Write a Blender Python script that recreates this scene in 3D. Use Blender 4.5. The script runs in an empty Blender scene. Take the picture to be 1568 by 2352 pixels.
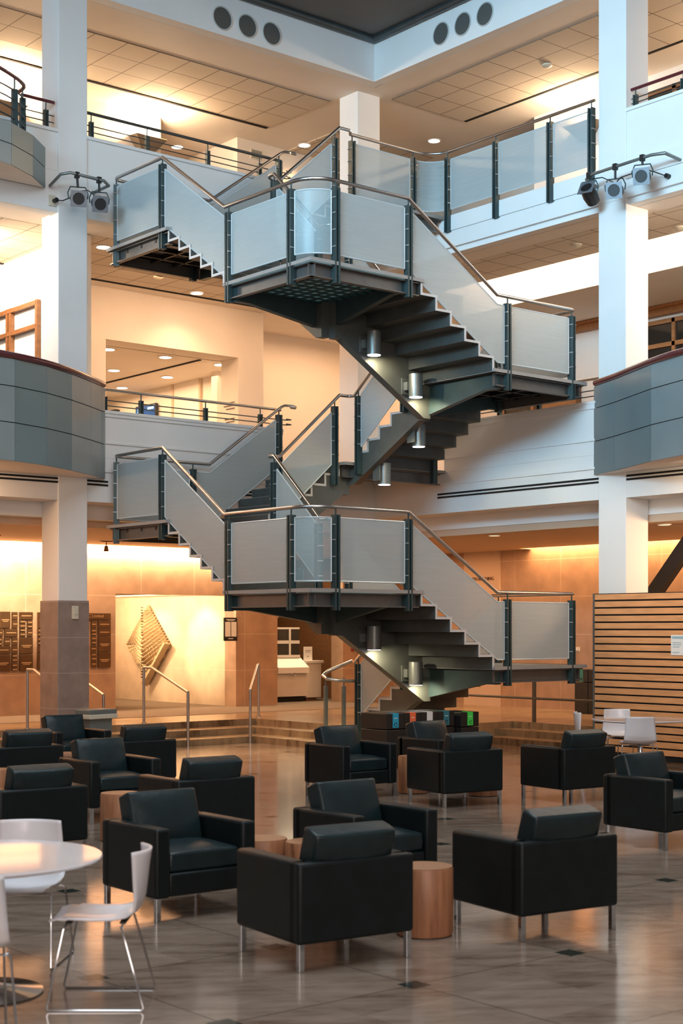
import bpy, math, random
from mathutils import Vector, Matrix
random.seed(4)
PI = math.pi
C = bpy.context.scene.collection
# ------------------------------------------------------------------ camera
S_, C_ = 0.63803, 0.77002
cam = bpy.data.cameras.new('camera'); camo = bpy.data.objects.new('camera', cam); C.objects.link(camo)
camo.location = (0, 0, 1.95); camo.rotation_euler = (PI/2, 0, -math.atan2(S_, C_))
cam.sensor_fit = 'VERTICAL'; cam.sensor_height = 36; cam.lens = 3438/2352*36
cam.shift_y = (1443-1176)/2352; cam.clip_end = 300
cam.dof.use_dof = True; cam.dof.focus_distance = 22; cam.dof.aperture_fstop = 3.2
bpy.context.scene.camera = camo
# ------------------------------------------------------------------ colour
vs = bpy.context.scene.view_settings
vs.view_transform = 'Standard'; vs.look = 'None'; vs.exposure = 0.40; vs.gamma = 1; vs.use_curve_mapping = False
cy = bpy.context.scene.cycles
cy.use_denoising = True; cy.max_bounces = 8; cy.diffuse_bounces = 4; cy.glossy_bounces = 4
cy.transparent_max_bounces = 16; cy.sample_clamp_indirect = 6; cy.caustics_reflective = False; cy.caustics_refractive = False
# ------------------------------------------------------------------ world, daylight and rear fill
w = bpy.data.worlds.new('world'); bpy.context.scene.world = w; w.use_nodes = True
bg = w.node_tree.nodes['Background']; bg.inputs[0].default_value = (1.0, 0.84, 0.74, 1); bg.inputs[1].default_value = 0.16
COOL = (0.50, 0.79, 1.0); WARM = (1.0, 0.50, 0.24); WARM2 = (1.0, 0.60, 0.33)
def area(name, loc, direction, sx, sy, power, col, spread=None):
    l = bpy.data.lights.new(name, 'AREA'); l.shape = 'RECTANGLE'; l.size = sx; l.size_y = sy; l.energy = power; l.color = col
    if spread: l.spread = math.radians(spread)
    o = bpy.data.objects.new(name, l); C.objects.link(o); o.location = loc
    o.rotation_euler = Vector(direction).to_track_quat('-Z', 'Y').to_euler(); return o
def spot(name, loc, target, power, col, ang=50, blend=0.6, r=0.05):
    l = bpy.data.lights.new(name, 'SPOT'); l.energy = power; l.color = col; l.spot_size = math.radians(ang); l.spot_blend = blend; l.shadow_soft_size = r
    o = bpy.data.objects.new(name, l); C.objects.link(o); o.location = loc
    o.rotation_euler = (Vector(target)-Vector(loc)).to_track_quat('-Z', 'Y').to_euler(); return o
def point(name, loc, power, col, r=0.1):
    l = bpy.data.lights.new(name, 'POINT'); l.energy = power; l.color = col; l.shadow_soft_size = r
    o = bpy.data.objects.new(name, l); C.objects.link(o); o.location = loc; return o
area('skylight_light', (6.0, 8.0, 12.9), (0.12, 0.10, -1), 11, 12, 1050, (0.80, 0.92, 1.0))
area('window_light', (-3.5, 7.5, 10.2), (1, 0.32, -0.03), 13, 3.2, 360, (0.40, 0.75, 1.0), 46)
area('rear_fill_light', (-3.0, -7.0, 5.5), (0.6, 0.78, 0.02), 12, 6, 820, (1.0, 0.83, 0.745))  # added pinkish fill from behind the camera for the lower fronts

# ------------------------------------------------------------------ materials
MATS = {}
def mat(name, col, rough=0.5, metal=0.0, noise=None, bump=None, emit=None, alpha=None, spec=0.5, coat=0.0):
    m = bpy.data.materials.new(name); m.use_nodes = True; nt = m.node_tree; b = nt.nodes['Principled BSDF']
    b.inputs['Base Color'].default_value = (*col, 1); b.inputs['Roughness'].default_value = rough
    b.inputs['Metallic'].default_value = metal; b.inputs['Specular IOR Level'].default_value = spec
    if coat: b.inputs['Coat Weight'].default_value = coat; b.inputs['Coat Roughness'].default_value = 0.08
    tc = nt.nodes.new('ShaderNodeTexCoord')
    if noise:
        sc, amt = noise[0], noise[1]; stretch = noise[2] if len(noise) > 2 else (1, 1, 1)
        mp = nt.nodes.new('ShaderNodeMapping'); mp.inputs['Scale'].default_value = stretch
        n = nt.nodes.new('ShaderNodeTexNoise'); n.inputs['Scale'].default_value = sc; n.inputs['Detail'].default_value = 5
        nt.links.new(tc.outputs['Object'], mp.inputs[0]); nt.links.new(mp.outputs[0], n.inputs['Vector'])
        r = nt.nodes.new('ShaderNodeMapRange'); r.inputs['From Min'].default_value = 0.3; r.inputs['From Max'].default_value = 0.7
        r.inputs['To Min'].default_value = 1-amt; r.inputs['To Max'].default_value = 1+amt
        nt.links.new(n.outputs['Fac'], r.inputs['Value'])
        mx = nt.nodes.new('ShaderNodeVectorMath'); mx.operation = 'SCALE'; mx.inputs[0].default_value = col
        nt.links.new(r.outputs[0], mx.inputs['Scale']); nt.links.new(mx.outputs[0], b.inputs['Base Color'])
    if bump:
        n2 = nt.nodes.new('ShaderNodeTexNoise'); n2.inputs['Scale'].default_value = bump[0]; nt.links.new(tc.outputs['Object'], n2.inputs['Vector'])
        bp = nt.nodes.new('ShaderNodeBump'); bp.inputs['Strength'].default_value = bump[1]; bp.inputs['Distance'].default_value = 0.01
        nt.links.new(n2.outputs['Fac'], bp.inputs['Height']); nt.links.new(bp.outputs[0], b.inputs['Normal'])
    if emit: b.inputs['Emission Color'].default_value = (*emit[0], 1); b.inputs['Emission Strength'].default_value = emit[1]
    if alpha is not None: b.inputs['Alpha'].default_value = alpha
    MATS[name] = m; return m
M = MATS
mat('plaster', (0.80, 0.80, 0.79), 0.75, noise=(1.5, 0.02), bump=(60, 0.03))
mat('plaster_warm', (0.82, 0.75, 0.67), 0.75, noise=(1.2, 0.03), bump=(60, 0.03))
mat('plaster_tan', (0.62, 0.47, 0.34), 0.75, noise=(1.2, 0.03))
mat('dark_roof', (0.16, 0.15, 0.14), 0.8, noise=(1.0, 0.1))
mat('steel', (0.038, 0.066, 0.070), 0.42, 0.25, noise=(6, 0.12))
mat('stair_plate', (0.072, 0.078, 0.076), 0.5, 0.1, noise=(5, 0.12))
mat('stringer', (0.10, 0.105, 0.095), 0.45, 0.1, noise=(5, 0.1))
mat('step_edge', (0.60, 0.60, 0.60), 0.45, 0.1, noise=(8, 0.04))
mat('deck_edge', (0.33, 0.32, 0.31), 0.5, 0.1, noise=(8, 0.04))
mat('channel', (0.13, 0.125, 0.12), 0.4, 0.3, noise=(8, 0.08))
mat('deck', (0.36, 0.33, 0.30), 0.7, noise=(10, 0.1))
mat('rail', (0.50, 0.48, 0.47), 0.28, 1.0, noise=(4, 0.05))
mat('rail_dark', (0.10, 0.115, 0.12), 0.35, 0.7, noise=(4, 0.08))
mat('rail_red', (0.11, 0.015, 0.022), 0.3, 0.0, noise=(6, 0.1), coat=0.5)
mat('chrome', (0.58, 0.60, 0.63), 0.12, 1.0, noise=(3, 0.03))
mat('bolt_metal', (0.45, 0.48, 0.50), 0.35, 0.6, noise=(4, 0.05))
mat('shade_metal', (0.20, 0.15, 0.10), 0.5, noise=(4, 0.05))
mat('lamp_metal', (0.22, 0.23, 0.22), 0.38, 0.6, noise=(5, 0.06))
mat('clad_a', (0.25, 0.305, 0.315), 0.32, 0.08, noise=(2, 0.05)); mat('clad_b', (0.175, 0.24, 0.255), 0.32, 0.08, noise=(2, 0.05)); mat('clad_c', (0.31, 0.345, 0.345), 0.32, 0.08, noise=(2, 0.05))
mat('leather', (0.004, 0.0080, 0.0095), 0.42, noise=(9, 0.2), bump=(160, 0.12), spec=0.30)
mat('leather_soft_skylit', (0.007, 0.018, 0.022), 0.36, noise=(5, 0.25), bump=(14, 0.28), spec=0.45)  # cushion leather, teal of the reflected skylight put into its colour
mat('white_plastic', (0.76, 0.75, 0.79), 0.28, noise=(3, 0.02), coat=0.3)
mat('table_white', (0.72, 0.71, 0.75), 0.13, noise=(3, 0.02), coat=0.6)
mat('black', (0.012, 0.012, 0.013), 0.45, noise=(8, 0.2))
mat('black_matte', (0.02, 0.02, 0.02), 0.8, noise=(8, 0.2))
mat('slot_black', (0.006, 0.006, 0.006), 0.9, noise=(8, 0.2))
mat('oak', (0.33, 0.145, 0.052), 0.5, noise=(3, 0.18, (1, 6, 6)))
mat('oak_board', (0.74, 0.35, 0.15), 0.45, noise=(2.2, 0.14, (1, 1.2, 9)))
mat('oak_dark', (0.16, 0.07, 0.028), 0.5, noise=(3, 0.2, (1, 6, 6)))
mat('dark_glass', (0.018, 0.018, 0.016), 0.08, noise=(2, 0.2))
mat('carpet', (0.20, 0.155, 0.115), 0.95, noise=(60, 0.2), bump=(300, 0.3))
mat('counter_white', (0.74, 0.70, 0.64), 0.35, noise=(4, 0.03))
mat('paper', (0.85, 0.84, 0.80), 0.7, noise=(20, 0.03))
mat('bronze', (0.15, 0.085, 0.042), 0.33, 0.75, noise=(3, 0.2))
mat('bronze_text', (0.55, 0.36, 0.19), 0.35, 0.6, noise=(3, 0.1))
mat('leaf_plaster', (0.46, 0.34, 0.20), 0.8, noise=(20, 0.12))
mat('leaf_groove', (0.10, 0.07, 0.04), 0.8, noise=(20, 0.12))
mat('grey_plastic', (0.15, 0.17, 0.16), 0.45, noise=(5, 0.08))
mat('cream_plastic', (0.65, 0.60, 0.48), 0.45, noise=(5, 0.04))
mat('speaker_mesh', (0.10, 0.10, 0.095), 0.7, 0.2, noise=(200, 0.3))
mat('speaker_ring', (0.50, 0.50, 0.48), 0.5, noise=(5, 0.05))
mat('spot_plate', (0.24, 0.26, 0.29), 0.3, 0.5, noise=(5, 0.05))
mat('label_blue', (0.02, 0.36, 0.58), 0.5, noise=(5, 0.04)); mat('label_orange', (0.85, 0.16, 0.06), 0.5, noise=(5, 0.04))
mat('label_white', (0.75, 0.76, 0.78), 0.5, noise=(5, 0.04)); mat('label_teal', (0.03, 0.19, 0.25), 0.5, noise=(5, 0.04))
mat('label_green', (0.06, 0.75, 0.10), 0.5, noise=(5, 0.04)); mat('label_red', (0.55, 0.04, 0.03), 0.5, noise=(5, 0.04)); mat('label_sea', (0.03, 0.22, 0.16), 0.5, noise=(5, 0.04))
mat('red_alarm', (0.30, 0.012, 0.015), 0.4, noise=(5, 0.05))
mat('glow_warm', (1, 0.9, 0.75), 0.5, emit=((1, 0.88, 0.70), 9), noise=(3, 0.01))
mat('glow_lamp', (1, 0.95, 0.95), 0.5, emit=((1, 0.90, 0.95), 5), noise=(3, 0.01))
mat('glow_soft', (1, 0.9, 0.75), 0.5, emit=((1, 0.80, 0.55), 0.9), noise=(3, 0.01))
mat('screen', (0.01, 0.02, 0.05), 0.2, emit=((0.02, 0.16, 0.42), 0.5), noise=(3, 0.2))
mat('screen_text', (0.3, 0.6, 0.9), 0.2, emit=((0.2, 0.55, 1.0), 1.4), noise=(3, 0.1))
mat('concrete_block', (0.35, 0.50, 0.52), 0.3, noise=(5, 0.1))
mat('grid_dark', (0.03, 0.085, 0.095), 0.5, noise=(5, 0.1))
mat('poster_blue', (0.35, 0.50, 0.60), 0.6, noise=(5, 0.05))
mat('text_grey', (0.12, 0.10, 0.08), 0.6, noise=(5, 0.05))

def mixmat(name, col, fac, rough=0.5, metal=0.2, weave=True):
    """perforated or translucent sheet: part of the light passes straight through"""
    m = bpy.data.materials.new(name); m.use_nodes = True; nt = m.node_tree; b = nt.nodes['Principled BSDF']; out = nt.nodes['Material Output']
    b.inputs['Base Color'].default_value = (*col, 1); b.inputs['Roughness'].default_value = rough; b.inputs['Metallic'].default_value = metal
    tr = nt.nodes.new('ShaderNodeBsdfTransparent'); mx = nt.nodes.new('ShaderNodeMixShader')
    tc = nt.nodes.new('ShaderNodeTexCoord'); n = nt.nodes.new('ShaderNodeTexNoise'); n.inputs['Scale'].default_value = 2.0
    mp = nt.nodes.new('ShaderNodeMapping'); mp.inputs['Scale'].default_value = (1, 1, 14)
    nt.links.new(tc.outputs['Object'], mp.inputs[0]); nt.links.new(mp.outputs[0], n.inputs['Vector'])
    r = nt.nodes.new('ShaderNodeMapRange'); r.inputs['To Min'].default_value = fac-0.05; r.inputs['To Max'].default_value = fac+0.05
    nt.links.new(n.outputs['Fac'], r.inputs['Value']); nt.links.new(r.outputs[0], mx.inputs[0])
    nt.links.new(tr.outputs[0], mx.inputs[1]); nt.links.new(b.outputs[0], mx.inputs[2]); nt.links.new(mx.outputs[0], out.inputs['Surface'])
    MATS[name] = m; return m
mixmat('mesh_panel', (0.50, 0.565, 0.58), 0.70, 0.45, 0.15)
mixmat('mesh_edge', (0.62, 0.70, 0.73), 1.0, 0.35, 0.2)
mixmat('glass_panel', (0.42, 0.56, 0.60), 0.36, 0.3, 0.0)
def translucent(name, col, fac):
    m = bpy.data.materials.new(name); m.use_nodes = True; nt = m.node_tree; b = nt.nodes['Principled BSDF']; out = nt.nodes['Material Output']
    b.inputs['Base Color'].default_value = (*col, 1); b.inputs['Roughness'].default_value = 0.2
    tl = nt.nodes.new('ShaderNodeBsdfTranslucent'); tl.inputs['Color'].default_value = (*col, 1); mx = nt.nodes.new('ShaderNodeMixShader'); mx.inputs[0].default_value = fac
    nt.links.new(b.outputs[0], mx.inputs[1]); nt.links.new(tl.outputs[0], mx.inputs[2]); nt.links.new(mx.outputs[0], out.inputs['Surface'])
    MATS[name] = m
translucent('glass_block', (0.70, 0.88, 0.90), 0.75)
mixmat('display_glass', (0.05, 0.05, 0.045), 0.6, 0.05, 0.0)

def coords_nt(name):
    m = bpy.data.materials.new(name); m.use_nodes = True; nt = m.node_tree; MATS[name] = m
    return m, nt, nt.nodes['Principled BSDF'], nt.nodes.new('ShaderNodeNewGeometry')
def mnode(nt, op, a, b=None, c=None):
    n = nt.nodes.new('ShaderNodeMath'); n.operation = op
    for i, v in enumerate((a, b, c)):
        if v is None: continue
        if isinstance(v, (int, float)): n.inputs[i].default_value = v
        else: nt.links.new(v, n.inputs[i])
    return n.outputs[0]
def near(nt, coord, origin, pitch, half):   # 1 where |coord - nearest node| < half
    t = mnode(nt, 'DIVIDE', mnode(nt, 'SUBTRACT', coord, origin), pitch)
    f = mnode(nt, 'ABSOLUTE', mnode(nt, 'SUBTRACT', t, mnode(nt, 'ROUND', t)))
    return mnode(nt, 'LESS_THAN', f, half/pitch)
def mixc(nt, fac, a, b):
    n = nt.nodes.new('ShaderNodeMix'); n.data_type = 'RGBA'
    nt.links.new(fac, n.inputs['Factor'])
    for s, v in (('A', a), ('B', b)):
        k = [i for i in n.inputs if i.name == s and i.type == 'RGBA'][0]
        if isinstance(v, tuple): k.default_value = (*v, 1)
        else: nt.links.new(v, k)
    return [o for o in n.outputs if o.type == 'RGBA'][0]
def ramp(nt, fac, stops):
    r = nt.nodes.new('ShaderNodeValToRGB'); nt.links.new(fac, r.inputs[0])
    e = r.color_ramp.elements
    while len(e) < len(stops): e.new(0.5)
    for k, (p, c) in zip(e, stops): k.position = p; k.color = (*c, 1)
    return r.outputs[0]
def marble(name, c0, c1, c2, rough, pitch=True):
    m, nt, b, g = coords_nt(name)
    sep = nt.nodes.new('ShaderNodeSeparateXYZ'); nt.links.new(g.outputs['Position'], sep.inputs[0])
    X, Y = sep.outputs[0], sep.outputs[1]
    mp = nt.nodes.new('ShaderNodeMapping'); mp.inputs['Scale'].default_value = (1.3, 4.6, 1); mp0 = nt.nodes.new('ShaderNodeMapping'); mp0.inputs['Rotation'].default_value = (0, 0, 0.60)
    nt.links.new(g.outputs['Position'], mp0.inputs[0]); nt.links.new(mp0.outputs[0], mp.inputs[0])
    n = nt.nodes.new('ShaderNodeTexNoise'); n.inputs['Scale'].default_value = 1.7; n.inputs['Detail'].default_value = 8; n.inputs['Roughness'].default_value = 0.62
    nt.links.new(mp.outputs[0], n.inputs['Vector'])
    # each slab a little different
    sx = mnode(nt, 'FLOOR', mnode(nt, 'DIVIDE', mnode(nt, 'SUBTRACT', X, 4.265), 0.633)); sy = mnode(nt, 'FLOOR', mnode(nt, 'DIVIDE', mnode(nt, 'SUBTRACT', Y, 6.05), 0.3165))
    cb = nt.nodes.new('ShaderNodeCombineXYZ'); nt.links.new(sx, cb.inputs[0]); nt.links.new(sy, cb.inputs[1])
    wn = nt.nodes.new('ShaderNodeTexWhiteNoise'); nt.links.new(cb.outputs[0], wn.inputs['Vector'])
    f = mnode(nt, 'ADD', n.outputs['Fac'], mnode(nt, 'MULTIPLY', mnode(nt, 'SUBTRACT', wn.outputs['Value'], 0.5), 0.14))
    col = ramp(nt, f, [(0.30, c2), (0.46, c0), (0.70, c1)])
    if pitch:
        jl = mnode(nt, 'MAXIMUM', near(nt, X, 4.265, 1.266, 0.004), near(nt, Y, 6.05, 1.266, 0.004))
        jl2 = mnode(nt, 'MULTIPLY', mnode(nt, 'MAXIMUM', near(nt, X, 4.265, 0.633, 0.003), near(nt, Y, 6.05, 0.3165, 0.003)), 0.25)
        col = mixc(nt, mnode(nt, 'MAXIMUM', jl, jl2), col, (0.03, 0.028, 0.026))
        dq = mnode(nt, 'MULTIPLY', near(nt, X, 4.265, 1.266, 0.070), near(nt, Y, 6.05, 1.266, 0.070))
        col = mixc(nt, dq, col, (0.018, 0.028, 0.024))
    nt.links.new(col, b.inputs['Base Color'])
    b.inputs['Roughness'].default_value = rough; b.inputs['Specular IOR Level'].default_value = 0.6
    n2 = nt.nodes.new('ShaderNodeTexNoise'); n2.inputs['Scale'].default_value = 1.3; nt.links.new(g.outputs['Position'], n2.inputs['Vector'])
    bp = nt.nodes.new('ShaderNodeBump'); bp.inputs['Strength'].default_value = 0.05; bp.inputs['Distance'].default_value = 0.02
    nt.links.new(n2.outputs['Fac'], bp.inputs['Height']); nt.links.new(bp.outputs[0], b.inputs['Normal'])
marble('floor_marble', (0.235, 0.175, 0.135), (0.32, 0.245, 0.195), (0.15, 0.10, 0.072), 0.13)
marble('step_marble', (0.27, 0.195, 0.12), (0.38, 0.29, 0.18), (0.12, 0.08, 0.045), 0.25, False)

def panels(name, col, amt, ax, pw, ph, oz, ou, line, lw=0.006, rough=0.6, mottled=3.0):
    """stone slabs or ceiling tiles: ax = which two world axes carry the grid"""
    m, nt, b, g = coords_nt(name)
    sep = nt.nodes.new('ShaderNodeSeparateXYZ'); nt.links.new(g.outputs['Position'], sep.inputs[0])
    U, V = sep.outputs[ax[0]], sep.outputs[ax[1]]
    n = nt.nodes.new('ShaderNodeTexNoise'); n.inputs['Scale'].default_value = mottled; n.inputs['Detail'].default_value = 7; nt.links.new(g.outputs['Position'], n.inputs['Vector'])
    lo = tuple(c*(1-amt) for c in col); hi = tuple(min(1, c*(1+amt)) for c in col)
    c = ramp(nt, n.outputs['Fac'], [(0.3, lo), (0.7, hi)])
    l = mnode(nt, 'MAXIMUM', near(nt, U, ou, pw, lw), near(nt, V, oz, ph, lw))
    c = mixc(nt, l, c, line); nt.links.new(c, b.inputs['Base Color']); b.inputs['Roughness'].default_value = rough
panels('ceiling_tile', (0.66, 0.58, 0.48), 0.05, (0, 1), 0.6205, 0.61, 21.40, 13.13, (0.20, 0.15, 0.11), 0.009, 0.85, 60)
panels('ceiling_tile_right', (0.66, 0.58, 0.48), 0.05, (0, 1), 0.61, 0.613, 20.60, 18.27, (0.20, 0.15, 0.11), 0.009, 0.85, 60)
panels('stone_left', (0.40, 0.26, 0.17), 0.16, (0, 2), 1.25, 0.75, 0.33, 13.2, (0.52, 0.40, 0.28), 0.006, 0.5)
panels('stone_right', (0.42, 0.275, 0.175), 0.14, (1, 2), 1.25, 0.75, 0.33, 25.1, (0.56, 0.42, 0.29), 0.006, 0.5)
panels('stone_alcove_lit', (0.66, 0.52, 0.37), 0.10, (1, 2), 1.25, 0.75, 0.33, 25.1, (0.72, 0.58, 0.42), 0.006, 0.5)  # paler copy of the wall stone, alcove brightness put into the colour
panels('stone_column', (0.27, 0.205, 0.175), 0.16, (2, 2), 0.54, 0.54, 2.35, 2.35, (0.38, 0.31, 0.27), 0.006, 0.55, 5)

# ------------------------------------------------------------------ mesh helpers
class MB:
    def __init__(s): s.v = []; s.f = []
    def box(s, x0, x1, y0, y1, z0, z1):
        n = len(s.v); s.v += [(x, y, z) for z in (z0, z1) for y in (y0, y1) for x in (x0, x1)]
        s.f += [tuple(n+i for i in q) for q in ((0, 2, 3, 1), (4, 5, 7, 6), (0, 1, 5, 4), (2, 6, 7, 3), (0, 4, 6, 2), (1, 3, 7, 5))]; return s
    def prism(s, poly, off):      # poly: list of 3D points, off: extrusion vector
        n = len(s.v); k = len(poly); o = Vector(off)
        s.v += [tuple(p) for p in poly] + [tuple(Vector(p)+o) for p in poly]
        s.f.append(tuple(range(n, n+k))[::-1]); s.f.append(tuple(range(n+k, n+2*k)))
        for i in range(k): j = (i+1) % k; s.f.append((n+i, n+j, n+k+j, n+k+i))
        return s
    def tube(s, pts, r, seg=10, closed=False):
        pts = [Vector(p) for p in pts]; n0 = len(s.v); k = len(pts)
        up = Vector((0, 0, 1)); prev = None
        for i, p in enumerate(pts):
            a = pts[i-1] if i else (pts[-1] if closed else None); b = pts[i+1] if i < k-1 else (pts[0] if closed else None)
            t = Vector((0, 0, 0))
            if a is not None: t += (p-a).normalized()
            if b is not None: t += (b-p).normalized()
            t.normalize()
            if prev is None:
                x = t.cross(up)
                if x.length < 1e-3: x = t.cross(Vector((1, 0, 0)))
            else: x = prev - t*prev.dot(t)
            x.normalize(); prev = x; y = t.cross(x)
            sc = 1.0
            if a is not None and b is not None:
                d = (p-a).normalized().dot((b-p).normalized()); sc = 1/math.sqrt(max(0.35, (1+d)/2))
            for j in range(seg):
                an = 2*PI*j/seg; s.v.append(tuple(p + (x*math.cos(an) + y*math.sin(an))*r*(sc if sc < 1.3 else 1.3)))
        rng = k if closed else k-1
        for i in range(rng):
            for j in range(seg):
                a, b = n0+i*seg+j, n0+i*seg+(j+1) % seg; c, d = n0+((i+1) % k)*seg+(j+1) % seg, n0+((i+1) % k)*seg+j
                s.f.append((a, b, c, d))
        if not closed:
            s.f.append(tuple(n0+j for j in range(seg))[::-1]); s.f.append(tuple(n0+(k-1)*seg+j for j in range(seg)))
        return s
    def cyl(s, x, y, z0, z1, r, seg=32, r2=None): 
        return s.lathe(x, y, [(r, z0), (r2 if r2 is not None else r, z1)], seg)
    def lathe(s, x, y, prof, seg=32):
        n = len(s.v)
        for r, z in prof:
            for j in range(seg): a = 2*PI*j/seg; s.v.append((x+r*math.cos(a), y+r*math.sin(a), z))
        for i in range(len(prof)-1):
            for j in range(seg): s.f.append((n+i*seg+j, n+i*seg+(j+1) % seg, n+(i+1)*seg+(j+1) % seg, n+(i+1)*seg+j))
        s.f.append(tuple(n+j for j in range(seg))[::-1]); s.f.append(tuple(n+(len(prof)-1)*seg+j for j in range(seg))); return s
    def rod(s, a, b, r, seg=16): return s.tube([a, b], r, seg)
    def grid(s, fn, nu, nv, thick=None):
        n = len(s.v)
        for i in range(nu+1):
            for j in range(nv+1): s.v.append(tuple(fn(i/nu, j/nv)))
        for i in range(nu):
            for j in range(nv): a = n+i*(nv+1)+j; s.f.append((a, a+1, a+nv+2, a+nv+1))
        return s
def link(name, mb, m, parent=None, smooth=False, bevel=0, subsurf=0, solid=0, loc=None, rz=0, seg=2):
    me = bpy.data.meshes.new(name); me.from_pydata(mb.v, [], mb.f); me.update()
    import bmesh
    bm = bmesh.new(); bm.from_mesh(me); bmesh.ops.recalc_face_normals(bm, faces=bm.faces); bm.to_mesh(me); bm.free()
    me.materials.append(MATS[m] if isinstance(m, str) else m)
    o = bpy.data.objects.new(name, me); C.objects.link(o)
    if parent is not None: o.parent = parent
    if loc: o.location = loc
    o.rotation_euler = (0, 0, rz)
    if solid: k = o.modifiers.new('s', 'SOLIDIFY'); k.thickness = solid; k.offset = 0
    if bevel: k = o.modifiers.new('b', 'BEVEL'); k.width = bevel; k.segments = seg; k.limit_method = 'ANGLE'; k.angle_limit = math.radians(40)
    if subsurf: k = o.modifiers.new('u', 'SUBSURF'); k.levels = subsurf; k.render_levels = subsurf
    if smooth:
        for p in me.polygons: p.use_smooth = True
        if smooth != 'all': me.set_sharp_from_angle(angle=math.radians(38))
    return o
def tag(o, label=None, cat=None, group=None, kind=None):
    if label: o['label'] = label
    if cat: o['category'] = cat
    if group: o['group'] = group
    if kind: o['kind'] = kind
    return o
def thing(name, label, cat, loc=(0, 0, 0), rz=0, group=None):
    o = bpy.data.objects.new(name, None); o.empty_display_size = 0.2; C.objects.link(o)
    o.location = loc; o.rotation_euler = (0, 0, rz); return tag(o, label, cat, group)
def struct(name, mb, m, label, cat='building', **k):
    o = link(name, mb, m, **k); return tag(o, label, cat, kind='structure')
def copy_tree(o, parent=None):
    c = o.copy(); C.objects.link(c)
    if parent is not None: c.parent = parent
    for ch in list(o.children): copy_tree(ch, c)
    return c
def text_mesh(name, body, size, m, parent, origin, ux, uy, extrude=0.002, align='LEFT', spacing=1.0):
    cu = bpy.data.curves.new('t', 'FONT'); cu.body = body; cu.size = size; cu.extrude = extrude; cu.align_x = align; cu.align_y = 'BOTTOM'; cu.space_character = spacing
    t = bpy.data.objects.new('t', cu); C.objects.link(t)
    dg = bpy.context.evaluated_depsgraph_get(); dg.update(); me = bpy.data.meshes.new_from_object(t.evaluated_get(dg))
    bpy.data.objects.remove(t); me.name = name
    ux = Vector(ux).normalized(); uy = Vector(uy).normalized(); uz = ux.cross(uy)
    mt = Matrix.Translation(Vector(origin)) @ Matrix((ux, uy, uz)).transposed().to_4x4(); me.transform(mt)
    me.materials.clear(); me.materials.append(MATS[m]); o = bpy.data.objects.new(name, me); C.objects.link(o)
    if parent is not None: o.parent = parent
    return o
# ------------------------------------------------------------------ heights and planes
ZR, H = 0.33, 4.27
Z2, Z3 = ZR+H, ZR+2*H
XR, YL = 17.45, 20.15

# ------------------------------------------------------------------ floors
struct('floor', MB().box(-8, XR+1.55, -6, 20.62, -0.3, 0), 'floor_marble', 'polished marble atrium floor with small dark square insets', 'floor')
st = MB()
st.box(2, 15.12, 20.60, 32, -0.3, 0.11).box(2, 15.55, 21.15, 32, 0.105, 0.22).box(2, 15.97, 21.70, 32, 0.215, 0.33)
st.box(15.12, 19, 18.75, 32, -0.3, 0.11).box(15.55, 19, 18.75, 32, 0.105, 0.22).box(15.97, 30, 18.75, 32, 0.215, 0.33)
st.box(15.42, 18.95, 18.20, 18.75, -0.3, 0.33)
st.box(18.10, 30, 6, 18.20, -0.3, 0.11).box(18.52, 30, 6, 18.20, 0.105, 0.22).box(18.95, 30, 6, 18.75, -0.215, 0.33)
struct('floor', st, 'step_marble', 'raised marble floor with three shallow steps running around the seating area', 'steps')
struct('floor', MB().box(2, 30, 23.25, 33, 0.325, 0.336), 'carpet', 'tan carpet strip on the raised floor by the back wall', 'carpet')
struct('floor', MB().box(2, 30, 20.35, 34, 4.30, Z2).box(17.65, 30, 6, 20.35, 4.30, Z2), 'carpet', 'second storey floor slab', 'floor')
struct('floor', MB().box(2, 30, 20.35, 34, 8.60, Z3).box(17.65, 30, 6, 20.35, 8.60, Z3), 'carpet', 'third storey floor slab', 'floor')
# ------------------------------------------------------------------ ceilings
struct('ceiling', MB().box(2, 30, 20.9, 24.98, 3.55, 3.70).box(18.0, 21.95, 6, 20.9, 3.55, 3.70).box(19.04, 30, 24.98, 33, 3.55, 3.7), 'plaster_tan', 'tan ceiling over the ground floor passage', 'ceiling')
struct('ceiling', MB().box(2, 17.9, 20.38, 24.05, 8.25, 8.40).box(17.68, 19.30, 6, 20.38, 8.25, 8.40).box(17.9, 30, 20.38, 34, 8.25, 8.4), 'plaster_warm', 'second storey ceiling', 'ceiling')
struct('ceiling', MB().box(2, 32, YL+0.22, 34, 11.68, 11.8).box(XR+0.22, 32, 6, YL+0.22, 11.68, 11.8), 'plaster_warm', 'third storey ceiling with plain border', 'ceiling')
tl = MB()
tl.box(13.13-0.62*4, 17.455, 21.40, 22.62, 11.665, 11.685).box(13.13, 17.455, 22.62, 23.25, 11.666, 11.684).box(4, 13.13-0.62*4, 21.40, 22.62, 11.665, 11.685).box(18.6, 21.2, 22.62, 25.0, 11.665, 11.685)
tl.box(4, 17.9, 21.0, 23.55, 8.24, 8.26)
struct('ceiling', tl, 'ceiling_tile', 'square acoustic tile ceiling on the left side', 'ceiling')
struct('ceiling', MB().box(18.27, 20.1, 8, 20.60, 11.664, 11.685).box(18.13, 19.30, 8, 20.6, 8.24, 8.26), 'ceiling_tile_right', 'square acoustic tile ceiling on the right side', 'ceiling')
struct('ceiling', MB().box(-8, 18.2, 14.0, 21.0, 12.45, 12.6).box(11.8, 18.2, 4.0, 14.0, 12.45, 12.6), 'dark_roof', 'dark roof ceiling above the atrium', 'ceiling')
struct('trim_1', MB().rod((2, YL-0.06, 12.40), (XR-0.05, YL-0.06, 12.40), 0.07).rod((XR-0.06, YL-0.05, 12.40), (XR-0.06, 6, 12.40), 0.07), 'rail_dark', 'dark round moulding along the roof edge', 'moulding', smooth=True)
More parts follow.
